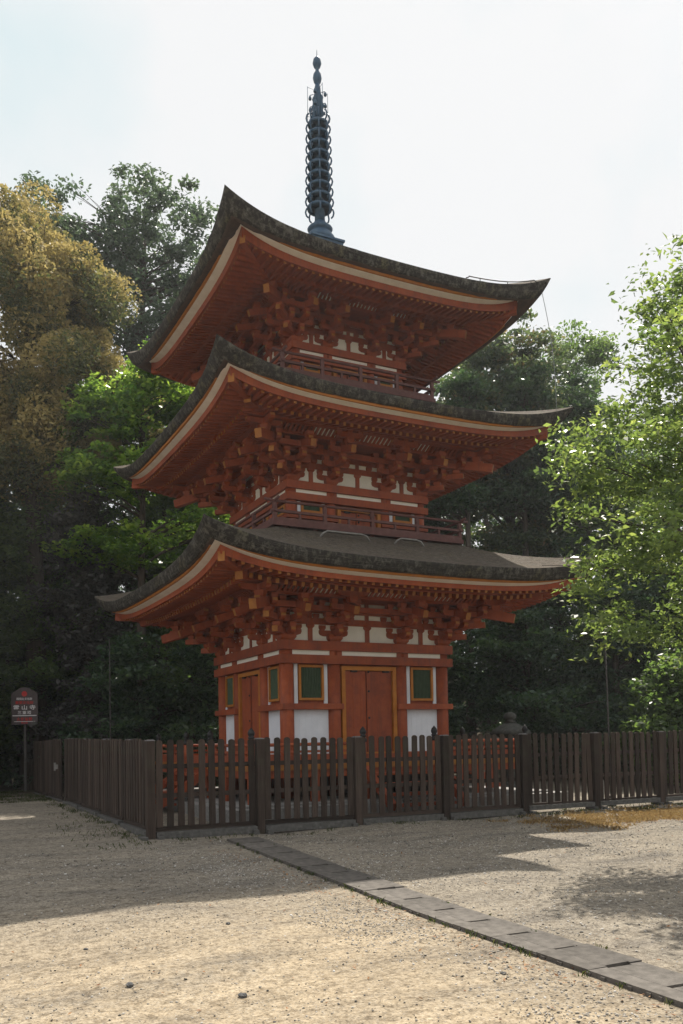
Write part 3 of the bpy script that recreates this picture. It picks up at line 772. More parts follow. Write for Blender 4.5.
    for sv in SV:
        l = LIFT(sv); th = s['th']+(s['thc']-s['th'])*l
        for (q, zz), tx in zip(prof, tipx):
            wob = .006*math.sin(37*sv+3*q*9)+.005*math.sin(83*sv+zz*20); d = r+q+.12*l*tx+wob*(zz < -.02); v.append((sv*d, -d, ze+le*l+zz*th+wob*.6*(zz < -.02)))
    for i in range(ns):
        for j in range(npf-1): f.append((i*npf+j, i*npf+j+1, (i+1)*npf+j+1, (i+1)*npf+j))
    tm.add(v, f, [1 if j < 4 else 2 for i in range(ns) for j in range(npf-1)], True)
    tme = tm.mesh('thatched_roof', [THT, THE, THU])
    lay = [0.0]*((nu+1)*(ns+1)) + [-zz for _ in SV for q, zz in prof]
    at = tme.attributes.new('lay', 'FLOAT', 'POINT'); at.data.foreach_set('value', lay)
    for o in four('thatched_roof', tme): pass
    # balcony (second and third storeys)
    if si > 0:
        v_ = (0, 2.27, 1.88)[si]; zd = s['zf']
        mb = MB(); ring_side(mb, a-.05, v_, zd-.09, zd); four('balcony_deck', mb.mesh('balcony_deck', REDW))
        mb = MB(); mb.jit = .001; ring_side(mb, a-.1, v_-.42, zd-.5, zd-.08)
        for i in range(7): 
            x = (-1+2*i/6)*(v_-.30); mb.box(x-.05,x+.05,-(v_-.08),-(v_-.6),zd-.19,zd-.085); mb.box(x-.07,x+.07,-(v_-.18),-(v_-.45),zd-.30,zd-.19)
        four('balcony_bracket', mb.mesh('balcony_bracket', REDW))
        q = v_-.06; ex = .16
        rl = MB()
        for zz, hh_, e in ((.035,.07,0.02),(.21,.05,.08)): rl.box(-q-e,q+e,-q-.03,-q+.03,zd+zz-.03+.0,zd+zz-.03+hh_)
        rl.tube([(-q-ex-.05,-q,zd+.425),(-q-.02,-q,zd+.40),(q+.02,-q,zd+.40),(q+ex+.05,-q,zd+.425)], .03, 8)
        rm = rl.mesh('balcony_railing', REDW)
        pm_ = MB(); pm_.box(-.035,.035,-.035,.035,zd+.0,zd+.38); pme = pm_.mesh('railing_post', REDW)
        bm2 = MB(); bm2.box(-.022,.022,-.022,.022,zd+.02,zd+.21); bl = bm2.mesh('baluster', REDW)
        for sd in SIDES:
            ro = link('balcony_railing', rm, PG, (0,0,0), sd)
            npst = 5
            for i in range(npst): link('railing_post', pme, ro, ((-1+2*i/(npst-1))*q*.998+.001*sd,-q,.001*sd))
            for i in range(npst-1): link('baluster', bl, ro, ((-1+(2*i+1)/(npst-1))*q,-q,0))
# veranda of the ground storey
vq = 3.22; zd = .90
mb = MB(); ring_side(mb, 1.6, vq, zd-.10, zd); 
four('veranda_deck', mb.mesh('veranda_deck', [OCHRE]))
mb = MB(); ring_side(mb, vq-.16, vq-.04, zd-.24, zd-.102); four('veranda_beam', mb.mesh('veranda_beam', RED))
mb = MB(); ring_side(mb, vq-.14, vq-.05, zd+.002, zd+.17); four('veranda_curb', mb.mesh('veranda_curb', RED))
mb = MB(); mb.box(-.07,.07,-.07,.07,.1,zd-.1); pm_ = mb.mesh('veranda_post', RED)
for x in (-vq+.1,-1.86,-.8,.8,1.86,vq-.1):
    for y in (-vq+.1,vq-.1):
        link('veranda_post', pm_, PG, (x,y,0))
        if abs(x) < vq-.2: link('veranda_post', pm_, PG, (y,x,0))
rl = MB()
for sx in (-1,1):
    x0,x1 = sorted((sx*.86, sx*(vq-.09)))
    rl.box(x0,x1,-vq+.065,-vq+.115,1.12,1.165)
    rl.tube([(x0,-vq+.09,1.275),(x1,-vq+.09,1.275)], .032, 8)
    for i in range(4):
        x = x0+(x1-x0)*(i+.5)/4; rl.box(x-.025,x+.025,-vq+.068,-vq+.112,1.06,1.125); rl.box(x-.02,x+.02,-vq+.07,-vq+.11,1.16,1.25)
four('veranda_railing', rl.mesh('veranda_railing', RED))
npm = MB(); npm.cyl(0,0,zd,1.33,.062,14); npm_ = npm.mesh('newel_post', RED)
cap = MB(); cap.lathe([(.068,1.30),(.072,1.36),(.050,1.375),(.048,1.395),(.066,1.405),(.066,1.42),(.045,1.43),(.062,1.47),(.066,1.50),(.050,1.545),(.022,1.575),(.004,1.60)], 14)
cap_ = cap.mesh('newel_cap', IRON)
for x,y in [(-vq+.09,-vq+.09),(vq-.09,-vq+.09),(-vq+.09,vq-.09),(vq-.09,vq-.09)] + [p for t_ in (-.82,.82) for p in ((t_,-vq+.09),(t_,vq-.09),(-vq+.09,t_),(vq-.09,t_))]:
    o = link('newel_post', npm_, PG, (x,y,0)); link('newel_cap', cap_, o)
sm_ = MB()
for i in range(4):
    z = zd-.2-.19*i; sm_.box(-.74,.74,-vq-.22*(i+1)+.02,-vq-.22*i+.05,z-.05,z)
for sx in (-.80,.80): sm_.beam((sx,-vq+.05,zd-.12),(sx,-vq-1.0,.10), .10, .16)
four('stair', sm_.mesh('stair', RED))
mb = MB(); mb.box(-3.75,3.75,-3.75,3.75,-.35,.16); mb.box(-3.5,3.5,-3.5,3.5,.14,.20)
mb.build('stone_platform', GRAN, PG)
mb = MB(); mb.box(-1.75,1.75,-1.75,1.75,.2,2.95); mb.box(-1.4,1.4,-1.4,1.4,2.9,6.4); mb.box(-1.1,1.1,-1.1,1.1,6.3,9.5)
mb.build('inner_core', IRON, PG)
# pale pipes resting on the lowest roof
for x0,x1 in ((-1.35,-.35),(.35,.95)):
    mb = MB(); zr = 5.42; yy = -2.62
    mb.tube([(x0-.06,yy,zr-.06),(x0,yy,zr+.02),(x0+.1,yy,zr+.07),(x1-.12,yy,zr+.07),(x1-.02,yy,zr+.04),(x1+.04,yy-.02,zr-.06)], .020, 8); mb.build('pipe', PIPE, PG)
# lightning rail on the top roof and its cable
mb = MB()
def rooftop3(x, off): 
    sv = x/3.66
    return (x,-3.58-.1*LIFT(sv),10.745+.47*LIFT(sv)+off)
mb.tube([rooftop3(1.55,.0),rooftop3(1.62,.03)]+[rooftop3(1.62+i*.25,.05) for i in range(7)]+[rooftop3(3.28,.045),rooftop3(3.34,0)], .011, 6)
for x in (1.9,2.6,3.2): p = Vector(rooftop3(x,0)); mb.tube([p-Vector((0,0,.03)), p+Vector((0,0,.05))], .009, 5)
mb.build('lightning_rail', STEEL, PG)
mb = MB(); A = Vector((3.55,-3.55,11.0)); B = Vector((3.72,-3.74,8.32)); pts = []
for i in range(13):
    t = i/12; p = A.lerp(B,t); p.x += .07*math.sin(PI*t); p.y -= .03*math.sin(PI*t); pts.append(p)
mb.tube(pts, .007, 5); mb.build('down_cable', CABLE, PG)

# spire
fin = MB(); zb = 12.72
fin.box(-.40,.40,-.40,.40,zb-.12,zb+.20); fin.box(-.43,.43,-.43,.43,zb+.18,zb+.23)
fin.lathe([(.36,0),(.35,.12),(.27,.22),(.25,.24),(.25,.27),(.27,.28),(.30,.34),(.27,.38),(.15,.44),(.145,.5)], 20, (0,0,zb+.26))
fin.lathe([(.125,0),(.09,1.0),(.075,2.2),(.07,2.8)], 16, (0,0,zb+.7))
spire = fin.build('spire', BRONZE, PG)
for j in range(9):
    rr = .290-.0060*j; h = .06
    mb = MB(); w = .07
    mb.lathe([(rr-w,-h/2),(rr,-h/2),(rr+.008,0),(rr,h/2),(rr-w,h/2),(rr-w,-h/2)], 26)
    mb.lathe([(.09,-.05),(.105,0),(.09,.05)], 14)
    for i in range(4):
        a_ = 2*PI*i/4+.5; mb.beam((.08*math.cos(a_),.12*math.sin(a_),0),((rr-.03)*math.cos(a_),(rr-.03)*math.sin(a_),0), .026, .03)
    ro = mb.build('spire_ring', BRONZE, spire, (0,0,zb+1.10+.252*j))
bl = MB()
for j in range(10):
    rr = .292-.0060*j; z = zb+1.10+.252*(j-1)+.03
    for i in range(8):
        a_ = 2*PI*(i+.5)/8; ca, sa = math.cos(a_), math.sin(a_)
        pts = [((rr+e)*ca,(rr+e)*sa,z+t*.252) for t,e in ((0,-.02),(.18,.02),(.5,.04),(.8,.02),(.97,-.02))]
        bl.tube(pts, .021, 5)
        if i%2 == 0 and j > 0: bl.lathe([(.024,-.07),(.018,-.02),(.006,0)], 7, ((rr-.03)*ca,(rr-.03)*sa,z+.19))
bl.build('wind_bell', BRONZE, spire)
fl = MB()
zs0 = zb+1.10+.252*8.5
for i in range(4):
    a_ = PI/2*i+PI/4; ca, sa = math.cos(a_), math.sin(a_)
    n_ = Vector((-sa,ca,0))*.012
    out_ = [(.05,0),(.17,.10),(.12,.22),(.17,.30),(.11,.42),(.14,.52),(.09,.60),(.06,.72),(.04,.80),(.04,0)]
    v = [Vector((r_*ca,r_*sa,zs0+z_))+n_ for r_,z_ in out_] + [Vector((r_*ca,r_*sa,zs0+z_))-n_ for r_,z_ in out_]
    m_ = len(out_); fl.add(v, [tuple(range(m_)), tuple(range(2*m_-1,m_-1,-1))]+[(q,(q+1)%m_,m_+(q+1)%m_,m_+q)[::-1] for q in range(m_)])
    for zz in (.30,.58): fl.lathe([(.032,-.05),(.040,-.02),(.02,.04),(.005,.06)], 8, (.19*ca,.19*sa,zs0+zz))
    fl.tube([(.12*ca,.12*sa,zs0+.36),(.19*ca,.19*sa,zs0+.36)], .008, 5); fl.tube([(.10*ca,.10*sa,zs0+.64),(.19*ca,.19*sa,zs0+.64)], .008, 5)
    a2 = PI/2*i; fl.tube([(.27*math.cos(a2),.27*math.sin(a2),zs0-.1),(.26*math.cos(a2),.26*math.sin(a2),zs0+.72)], .006, 5)
    for zz in (.0,.7): fl.tube([(.26*math.cos(a2),.26*math.sin(a2),zs0+zz),(.06*math.cos(a2),.06*math.sin(a2),zs0+zz)], .005, 5)
fl.lathe([(.085,-.1),(.075,.75),(.05,.88)], 12, (0,0,zs0))
fl.build('water_flame', BRONZE, spire)
jw = MB()
jw.lathe([(.05,.78),(.05,.86),(.085,.91),(.105,1.0),(.09,1.10),(.045,1.17),(.038,1.23),(.075,1.27),(.105,1.36),(.085,1.46),(.035,1.52),(.010,1.54),(.006,1.68),(.003,1.70)], 16, (0,0,zs0))
jw.build('jewel', BRONZE, spire)

# ------------------------------------------------------------------ fence
FT = 1.40
def picket_mesh(h):
    mb = MB(); w = .0525; pts = [(-w,0),(w,0),(w,h-.035)] + [(w*math.cos(t)*.96, h-.035+.035*math.sin(t)) for t in (R(25),R(55),R(90),R(125),R(155))] + [(-w,h-.035)]
    n = len(pts); v = [(x,-.014,z) for x,z in pts]+[(x,.014,z) for x,z in pts]
    mb.add(v, [tuple(range(n)), tuple(range(2*n-1,n-1,-1))]+[(i,n+i,n+(i+1)%n,(i+1)%n)[::1] for i in range(n)])
    return mb.mesh('picket', WOOD)
PKM = picket_mesh(1.366)
pm_ = MB(); pm_.box(-.075,.075,-.075,.075,-.12,1.555); pm_.frustum(0,0,1.55,1.60,.0751,.0752)
PSM = pm_.mesh('post', WOOD)
cp = MB(); cp.box(-.066,.066,-.066,.066,1.545,1.558); cp.box(-.05,.05,-.05,.05,1.557,1.566); CPM = cp.mesh('post_cap', CAPM)
pm_ = MB(); pm_.box(-.062,.062,-.062,.062,-.12,1.545); PSM = pm_.mesh('post', WOOD)
ft = MB(); ft.box(-.17,-.079,-.15,.13,-.25,.06); ft.box(.079,.17,-.15,.13,-.25,.055); FTM = ft.mesh('footing', CONC)
def fence(name, label, p0, p1, nspan, per, zoff, group=None, skip_last=False, skip_first=False, drop=0, back=0):
    root = thing(name, label, 'fence', (p0[0],p0[1],0), math.atan2(p1[1]-p0[1],p1[0]-p0[0]), group)
    L = math.hypot(p1[0]-p0[0],p1[1]-p0[1]); sp = L/nspan
    for k in range(nspan+1):
        if (skip_last and k == nspan) or (skip_first and k == 0): continue
        po = link('post', PSM, root, (k*sp,back,-.16+zoff(k/nspan)-drop)); link('post_cap', CPM, po); link('footing', FTM, po)
    for k in range(nspan):
        dz = zoff((k+.5)/nspan)-drop
        for z in (.16,.68,1.14):
            rl = MB(); rl.box(k*sp+.07,(k+1)*sp-.07,.016,.062,z-.16+dz-.035,z-.16+dz+.035); rl.build('rail', WOODX, root)
        rl = MB(); g_ = .065 if (nspan == 8 and k > 3) else 0; rl.box(k*sp+.0765,(k+1)*sp-.0765,-.06,.06,-.16+dz+g_,-.16+dz+.115+g_*.6); rl.build('kerb_beam', CONC, root)
        for i in range(per):
            x = (k*sp+sp*(i+.5)/per) if back else (k*sp+.055+(sp-.11)*(i+.5)/per)
            o = link('picket', PKM, root, (x+random.uniform(-.006,.006),random.uniform(-.004,.004),-.16+dz+.20+random.uniform(-.018,.016)))
            o.rotation_euler = (random.uniform(-.008,.008),random.gauss(0,.009),random.uniform(-.05,.05))
    return root
fence('picket_fence', 'long brown picket fence with gaps across the front of the pagoda', (-5.34,-4.47), (9.32,-4.47), 8, 10, lambda t: 0.0)
fence('picket_fence', 'brown picket fence seen edge on receding left of the pagoda', (-5.34,3.30), (-5.34,-4.47), 4, 11, lambda t: .10-.10*t, skip_last=True, back=.14)
gr = fence('wooden_gate', 'detached brown gate panel with a pale latch at the far left end of the fence', (-5.36,8.25), (-5.36,3.56), 2, 13, lambda t: .05+.04*t, back=.14)
gr['category'] = 'gate'
mb = MB(); mb.box(4.52,4.72,-.13,-.085,.78,.88); mb.box(4.58,4.64,-.16,-.12,.74,.93); mb.build('latch', PIPE, gr)

# ------------------------------------------------------------------ drain of concrete slabs
W, Ln = .50, .577
DRM = mat('drain_concrete', [(.25,(.055,.049,.043)),(.5,(.105,.094,.083)),(.8,(.17,.153,.135))], 11, .9, bstr=.5, objrand=.16)
def dx(y): return -4.61 + .030*(y+14.1)
for k in range(20):
    rr = random.Random(k*7+1); sl = MB(); c = lambda: rr.uniform(-.006,.006)
    sl.box(0,W*.34,-Ln/2+c(),Ln/2+c(),-.09,.024+c()*.1)
    sl.box(W*.34-.001,W*.78,-Ln/2+.024,Ln/2-.024,-.09,.0245); sl.box(W*.78-.001,W,-Ln/2+c(),Ln/2+c(),-.09,.0238)
    sl.box(W*.34,W*.78,-Ln/2+.024,-Ln/2+.03,-.09,-.02)
    for q in range(3):                                              # chipped rim
        yy = rr.uniform(-Ln/2,Ln/2); sl.box(-.012,.012,yy,yy+rr.uniform(.02,.06),-.09,.012)
    y = -5.45-.58*k
    o = sl.build('drain_cover', DRM, None, (dx(y)+rr.uniform(-.008,.008), y, gz(0,y)+.012+rr.uniform(-.003,.003)))
    o.rotation_euler = (rr.uniform(-.008,.008)+math.atan((gz(0,y+.3)-gz(0,y-.3))/.6), rr.uniform(-.012,.012), rr.uniform(-.008,.008)-.030)
    tag(o, 'dark concrete drain cover slab with a lifting slot in the straight row', 'drain cover', 'drain covers in a row from the fence to the corner')
STONE_AT = [(-7.45,-11.9,.032),(-6.20,-10.4,.024),(-6.85,-12.5,.03),(-5.1,-13.0,.02),(-7.5,-10.6,.02),(-6.75,-13.3,.018)]
STONE_L = ['dark stone on open sand left of the middle, the widest one','dark stone lying just below the edge of the shade','dark stone near the middle of the sunlit sand','dark stone closest to the drain covers','small dark stone at the left by the shade','small dark stone nearest the bottom edge of the view']
for i, (x,y,r_) in enumerate(STONE_AT): stone(x, y, r_, i, STONE_L[i])

# ------------------------------------------------------------------ sign, lantern, poles, markers
sg = thing('notice_sign', 'dark notice sign on a thin post with red emblem and white writing', 'sign', (-5.55,8.6,-.06), R(-24))
mb = MB(); mb.box(-.035,.035,.02,.07,-.1,2.0); mb.build('post', STEEL, sg)
mb = MB(); hw_, zt0, zt1 = .375, 2.02, 2.92
prof = [(-hw_,zt0),(hw_,zt0),(hw_,zt1),(hw_*.72,zt1+.06),(hw_*.35,zt1+.15),(0,zt1+.18),(-hw_*.35,zt1+.15),(-hw_*.72,zt1+.06),(-hw_,zt1)]
mb.prism(prof, 'y', -.02, .02); mb.build('board', SIGNB, sg)
def txt(body, size, x, z, m, sx=1.0, spacing=1.0, name='lettering'):
    cu = bpy.data.curves.new(name, 'FONT'); cu.body = body; cu.size = size; cu.align_x = 'CENTER'; cu.align_y = 'CENTER'
    cu.extrude = .003; cu.space_character = spacing; cu.offset = size*.012; cu.materials.append(m)
    t_ = link('lettering_source', cu); bpy.context.view_layer.update()
    me = bpy.data.meshes.new_from_object(t_.evaluated_get(bpy.context.evaluated_depsgraph_get())); bpy.data.objects.remove(t_)
    o = link(name, me, sg, (x,-.026,z)); o.rotation_euler = (PI/2,0,0); o.scale = (sx,1,1); return o
mb = MB()
em = [(.085*math.cos(t)*(1.0 if i%2 else .86), 2.905+.085*math.sin(t)*(1.0 if i%2 else .86)) for i,t in enumerate(np.linspace(0,2*PI,16,endpoint=False))]
mb.prism(em, 'y', -.027, -.018); mb.build('emblem', SIGNR, sg)
txt('国指定文化財', .075, 0, 2.755, SIGNW)
txt('重要文化財', .095, 0, 2.645, SIGNR, 1.1)
txt('霊 山 寺', .145, 0, 2.50, SIGNW, 1.25)
txt('三重塔', .105, 0, 2.355, SIGNW, 1.15, 1.25)
txt('火気厳禁', .11, 0, 2.165, SIGNR, 1.0, 1.05)
txt('霊山寺', .065, 0, 2.06, SIGNR)
mb = MB(); mb.box(-.34,.34,-.026,-.019,2.262,2.288); mb.box(-.30,.30,-.026,-.019,2.098,2.110); mb.build('rule', SIGNW, sg)

ln = thing('stone_lantern', 'grey stone lantern with domed cap behind the fence right of the pagoda', 'lantern', (5.98,1.0,-.14))
mb = MB(); mb.lathe([(.45,-.05),(.45,.12),(.30,.18),(.20,.24),(.17,.3),(.16,.85),(.18,.92)], 18); mb.build('pillar', DSTONE, ln)
mb = MB(); mb.lathe([(.18,.92),(.40,1.02),(.42,1.10),(.25,1.12)], 6, smooth=False); mb.build('table_stone', DSTONE, ln)
mb = MB()
for i in range(6):
    a_ = PI/3*i; mb.box(.25*math.cos(a_)-.05,.25*math.cos(a_)+.05,.25*math.sin(a_)-.05,.25*math.sin(a_)+.05,1.12,1.50)
mb.lathe([(.16,1.12),(.16,1.5)], 6, smooth=False); mb.build('fire_box', DSTONE, ln)
mb = MB(); mb.lathe([(.30,1.48),(.54,1.54),(.56,1.60),(.46,1.68),(.30,1.78),(.20,1.83),(.14,1.85)], 18); mb.build('cap', DSTONE, ln)
mb = MB(); mb.lathe([(.13,1.84),(.17,1.88),(.13,1.91),(.10,1.93),(.16,1.98),(.17,2.05),(.12,2.12),(.02,2.16)], 16); mb.build('finial', DSTONE, ln)

for (x,y,zt,lean,lab) in ((-4.02,4.4,4.05,.0,'thin dark pole rising behind the fence under the left eave'),(4.62,-4.08,4.05,-.05,'thin dark pole rising behind the fence under the right eave')):
    p = thing('pole', lab, 'pole', (x,y,0), 0, 'thin poles beside the pagoda')
    mb = MB(); mb.tube([(0,0,-.2),(lean*.35,0,1.3),(lean,0,zt)], [.017,.016,.013], 8); mb.build('shaft', STEEL, p)
    mb = MB(); mb.box(-.07,.07,-.07,.07,-.15,.06); mb.build('footing', CONC, p)
for (x,y,lab) in ((4.55,-3.6,'low white marker post behind the fence, nearer the pagoda'),(4.80,-3.6,'low white marker post behind the fence, nearer the right edge')):
    mb = MB(); mb.box(-.05,.05,-.04,.04,-.1,.34); mb.prism([(-.05,.339),(.05,.339),(.03,.375),(-.03,.375)],'y',-.04,.04)
    tag(mb.build('marker_post', GRAN, None, (x,y,0)), lab, 'marker post', 'white marker posts')
#TREES
# ------------------------------------------------------------------ trees
def leaves(name, C, per, spread, size, m, seed, flat=.45, tilt=.6, droop=.0, tintfn=None, aspect=.5, puff=.55, lit_tops=0):
    """C: (n,3) clump centres; returns a mesh of separate leaf faces"""
    rng = np.random.default_rng(seed)
    n = len(C); k = n*per
    cen = np.repeat(C, per, 0)
    off = rng.normal(0,1,(k,3)); off /= np.maximum(np.linalg.norm(off,axis=1),1e-6)[:,None]
    off *= (rng.uniform(0,1,k)**puff)[:,None]
    off *= np.repeat(spread*rng.uniform(.6,1.35,n), per)[:,None]*np.array([1,1,flat])
    if droop: off[:,2] -= droop*(off[:,0]**2+off[:,1]**2)/np.maximum(spread,.01)
    up_ = off[:,2]/np.maximum(spread*flat,.01)                      # flower tint raised towards clump tops, painting them lit and undersides shaded
    cen = cen+off
    s = size*(.45+1.05*rng.beta(2,2.4,k)*1.35)
    q = np.array([(-1,0,-.10),(-.1,-aspect,.05),(1,0,-.18),(-.1,aspect,.05)],float)*.5
    v = (q[None]*s[:,None,None]) @ rotmats(rng, k, tilt).transpose(0,2,1) + cen[:,None,:]
    f = np.array([[0,1,2,3]])[None]+(np.arange(k)*4)[:,None,None]
    base = np.repeat(rng.normal(0,.16,n), per)
    t = np.clip(.45+base+rng.normal(0,.2,k) + (tintfn(cen) if tintfn else 0) + lit_tops*up_, 0, 1)
    return np_mesh(name, v.reshape(-1,3), f.reshape(-1,4), [m], t)

def tree(name, label, pos, H, lobes, leafm, seed, n=220, per=70, spread=.55, size=.2, trunk=.28, flat=.5, tilt=.7, tintfn=None, group='trees behind the pagoda', limbs=26, lean=(0,0), shell=.55, droop=0, cat='tree', aspect=.5, puff=.55, lit_tops=0):
    """lobes: ((dx,dy,z), (rx,ry,rz)) ellipsoids filled with leaf clumps; limbs run from the trunk to them"""
    rng = np.random.default_rng(seed)
    z0 = hill(pos[0],pos[1])
    root = thing(name, label, cat, (pos[0],pos[1],z0), 0, group)
    vol = np.array([r[0]*r[1]*r[2] for c,r in lobes])**(2/3); vol /= vol.sum()
    C = []
    for (c,r), w in zip(lobes, vol):
        m_ = max(6,int(n*w)); d = rng.normal(0,1,(m_,3)); d /= np.linalg.norm(d,axis=1)[:,None]
        rad = shell+(1-shell)*rng.uniform(0,1,m_)
        rad = np.where(rng.uniform(0,1,m_) < .25, rad*rng.uniform(.3,1,m_), rad)
        C.append(np.array(c)+d*rad[:,None]*np.array(r)*rng.uniform(.82,1.12,(m_,1)))
    C = np.concatenate(C); C = C[C[:,2] > .25]
    top = max(c[2]+r[2]*.15 for c,r in lobes)
    mb = MB(); seg = 7
    tp = []
    for i in range(seg+1):
        t = i/seg; tp.append(Vector((lean[0]*t*t*H+.10*math.sin(seed+4*t)*t*H*.12, lean[1]*t*t*H+.1*math.cos(seed*2+5*t)*t*H*.12, -.3+t*(top+.3))))
    mb.tube(tp, [trunk*(1.35 if i == 0 else 1)*(1-.82*i/seg) for i in range(seg+1)], 9)
    idx = rng.choice(len(C), min(limbs,len(C)), replace=False)
    for i in idx:
        e = Vector(C[i]); h = max(.12*top, min(e.z-.25*math.hypot(e.x,e.y)-.3, top*.93)); t = (h+.3)/(top+.3)*seg
        k_ = min(int(t), seg-1); b = tp[k_].lerp(tp[k_+1], t-k_); r0 = trunk*(1-.82*t/seg)*.5
        mid = b.lerp(e,.5)+Vector((rng.normal(0,.12),rng.normal(0,.12),.10*(e-b).length))
        mb.tube([b, b.lerp(mid,.5)+Vector((0,0,.05)), mid, e], [r0,r0*.75,r0*.5,r0*.15+.004], 5)
        for q in range(3):
            e2 = e+Vector((rng.normal(0,.6),rng.normal(0,.6),rng.normal(.0,.3)))*spread*.9
            mb.tube([mid, mid.lerp(e2,.6)+Vector((0,0,.06)), e2], [r0*.35,r0*.22,.004], 4)
    mb.build('trunk', BARK, root)
    link('crown', leaves('crown', C, per, spread, size, leafm, seed+100, flat, tilt, droop, tintfn, aspect, puff, lit_tops), root)
    return root

# big tree in yellow flower at the left edge
gl = [((-.6,0,17.2),(1.7,1.8,1.7)),((1.2,-.3,15.4),(1.9,2.0,1.7)),((-1.6,-.8,14.6),(2.0,2.2,1.9)),((2.6,.3,12.6),(1.5,1.6,1.2)),((.6,-1.0,12.4),(2.1,2.0,1.6)),((-2.2,-.6,11.6),(2.1,2.1,1.6)),((.2,-.6,10.4),(2.0,1.9,1.2)),((2.9,-.2,11.2),(1.0,1.1,.8)),((1.4,.8,16.0),(1.4,1.4,1.4))]
def goldtint(c): return .22*np.sin(c[:,2]*2.6+c[:,0]*1.9)+.22*np.sin(c[:,1]*2.2-c[:,0]*2.7+1)+.06
tree('flowering_tree', 'tall rounded tree in golden yellow flower at the left edge', (-5.0,10.7), 20, gl, L_GOLD, 1, n=190, per=620, spread=.74, size=.115, trunk=.4, flat=.9, limbs=70, tintfn=goldtint, shell=.97, tilt=1.2, puff=.16, lit_tops=.34)
# tall airy trees
tl = [((.3,0,21.8),(2.9,2.8,2.7)),((-2.4,0,19.4),(2.4,2.3,2.1)),((3.0,.2,19.4),(2.7,2.4,2.3)),((.2,-.3,16.8),(3.4,2.8,2.4)),((-2.6,.3,14.3),(2.2,2.2,1.8)),((3.0,0,14.6),(2.8,2.4,2.2)),((0,0,11.2),(3.2,2.7,2.4)),((-3.9,.3,21.6),(1.7,1.7,1.7)),((4.6,0,17.2),(1.9,1.8,1.8))]
tree('airy_tree', 'tall airy bluish green tree with sky showing through its crown', (.2,16.4), 25, tl, L_BLUE, 2, n=600, per=120, spread=.66, size=.17, trunk=.36, flat=.5, limbs=90, shell=.55)
tl2 = [((0,0,19.6),(2.3,2.2,2.2)),((1.4,.2,16.4),(2.6,2.3,2.2)),((-.9,0,13.2),(2.5,2.3,2.0)),((1.6,0,21.6),(1.7,1.6,1.4)),((0,0,10.2),(2.5,2.3,2.0)),((2.6,0,19.2),(1.8,1.7,1.6))]
tree('airy_tree', 'airy dark green tree whose top peeks out beside the topmost left eave', (4.3,18.0), 22, tl2, L_BLUE, 3, n=420, per=110, spread=.64, size=.17, trunk=.3, flat=.5, limbs=60)
tree('airy_tree', 'thin airy tree rising behind the golden flowering one', (-3.4,18.2), 25, [((0,0,21.4),(2.0,1.9,1.8)),((1.2,0,20.2),(2.0,1.9,1.6)),((.6,0,18.6),(2.4,2.1,2.2)),((-1.2,0,20.5),(1.8,1.8,1.6)),((0,0,14.0),(2.6,2.3,2.4))], L_BLUE, 4, n=300, per=90, spread=.6, size=.16, trunk=.3, flat=.5, limbs=56)
# bright maple lit from behind
ml = [((.6,0,12.5),(1.5,1.5,.9)),((1.6,-.3,11.5),(1.5,1.4,.7)),((-.9,0,11.2),(1.4,1.4,.9)),((1.2,-.6,9.9),(1.7,1.5,.6)),((-.8,-.3,9.3),(1.7,1.5,.8)),((1.7,-.4,8.0),(1.7,1.5,.55)),((-.4,0,7.2),(1.8,1.6,.7)),((2.2,-.3,6.2),(1.5,1.4,.5))]
tree('maple_tree', 'bright green maple glowing in the sun left of the middle roof', (-2.3,8.0), 14, ml, L_BRIGHT, 5, n=360, per=80, spread=.55, size=.145, trunk=.2, flat=.32, tilt=.55, limbs=50, aspect=.6)
# dark evergreens at the left
def ev(label, pos, h, w, seed, m=L_DARK, name='evergreen_tree', n=330, per=100, low=.10, size=.15, flat=.42):
    lob = []
    rr = random.Random(seed); nl = 8
    for i in range(nl):
        t = (i+.6)/nl; z = h*(low+(1-low)*t*.94); ww = w*(1.0-.55*t**2.2)*(.65+.5*rr.random()); a_ = rr.random()*6.28; o_ = w*.42*(1-t*.7)
        lob.append(((o_*math.cos(a_),o_*math.sin(a_),z),(ww*.72,ww*.72,h*.085+.25)))
    return tree(name, label, pos, h, lob, m, seed, n=n, per=per, spread=.6, size=size, trunk=.12+.012*h, flat=flat, limbs=34, tilt=.6)
ev('dense green evergreen tree at the left edge behind the sign', (-8.4,8.6), 11.5, 3.6, 31, L_MID)
ev('green evergreen tree between the sign and the left pole', (-4.4,12.6), 12.5, 3.6, 32, L_MID)
ev('grey green evergreen with dull foliage left of the pagoda', (-3.6,9.2), 9.4, 2.3, 33, L_GREY, n=190)
ev('green evergreen tree behind the lowest left eave', (-.2,12.8), 12.0, 3.4, 34, L_MID)
ev('green broadleaf tree high above the sign', (-7.0,11.6), 13.0, 3.4, 35, L_MID, 'broadleaf_tree')
ev('green broadleaf tree hidden behind the left half of the pagoda', (3.0,14.0), 13.5, 3.6, 36, L_MID, 'broadleaf_tree', n=240)
ev('low dark evergreen bush right behind the left fence', (-2.6,7.2), 4.6, 2.4, 37, L_DARK, 'evergreen_bush', n=170, low=.02)
ev('low dark evergreen bush behind the wooden gate', (-4.9,11.4), 4.4, 2.4, 38, L_DARK, 'evergreen_bush', n=170, low=.02)
ev('low dark evergreen bush behind the notice sign', (-7.2,10.6), 4.2, 2.3, 39, L_MID, 'evergreen_bush', n=170, low=.02)
ev('low dark evergreen bush against the left end of the pagoda', (-.2,7.6), 4.8, 2.3, 40, L_DARK, 'evergreen_bush', n=170, low=.02)
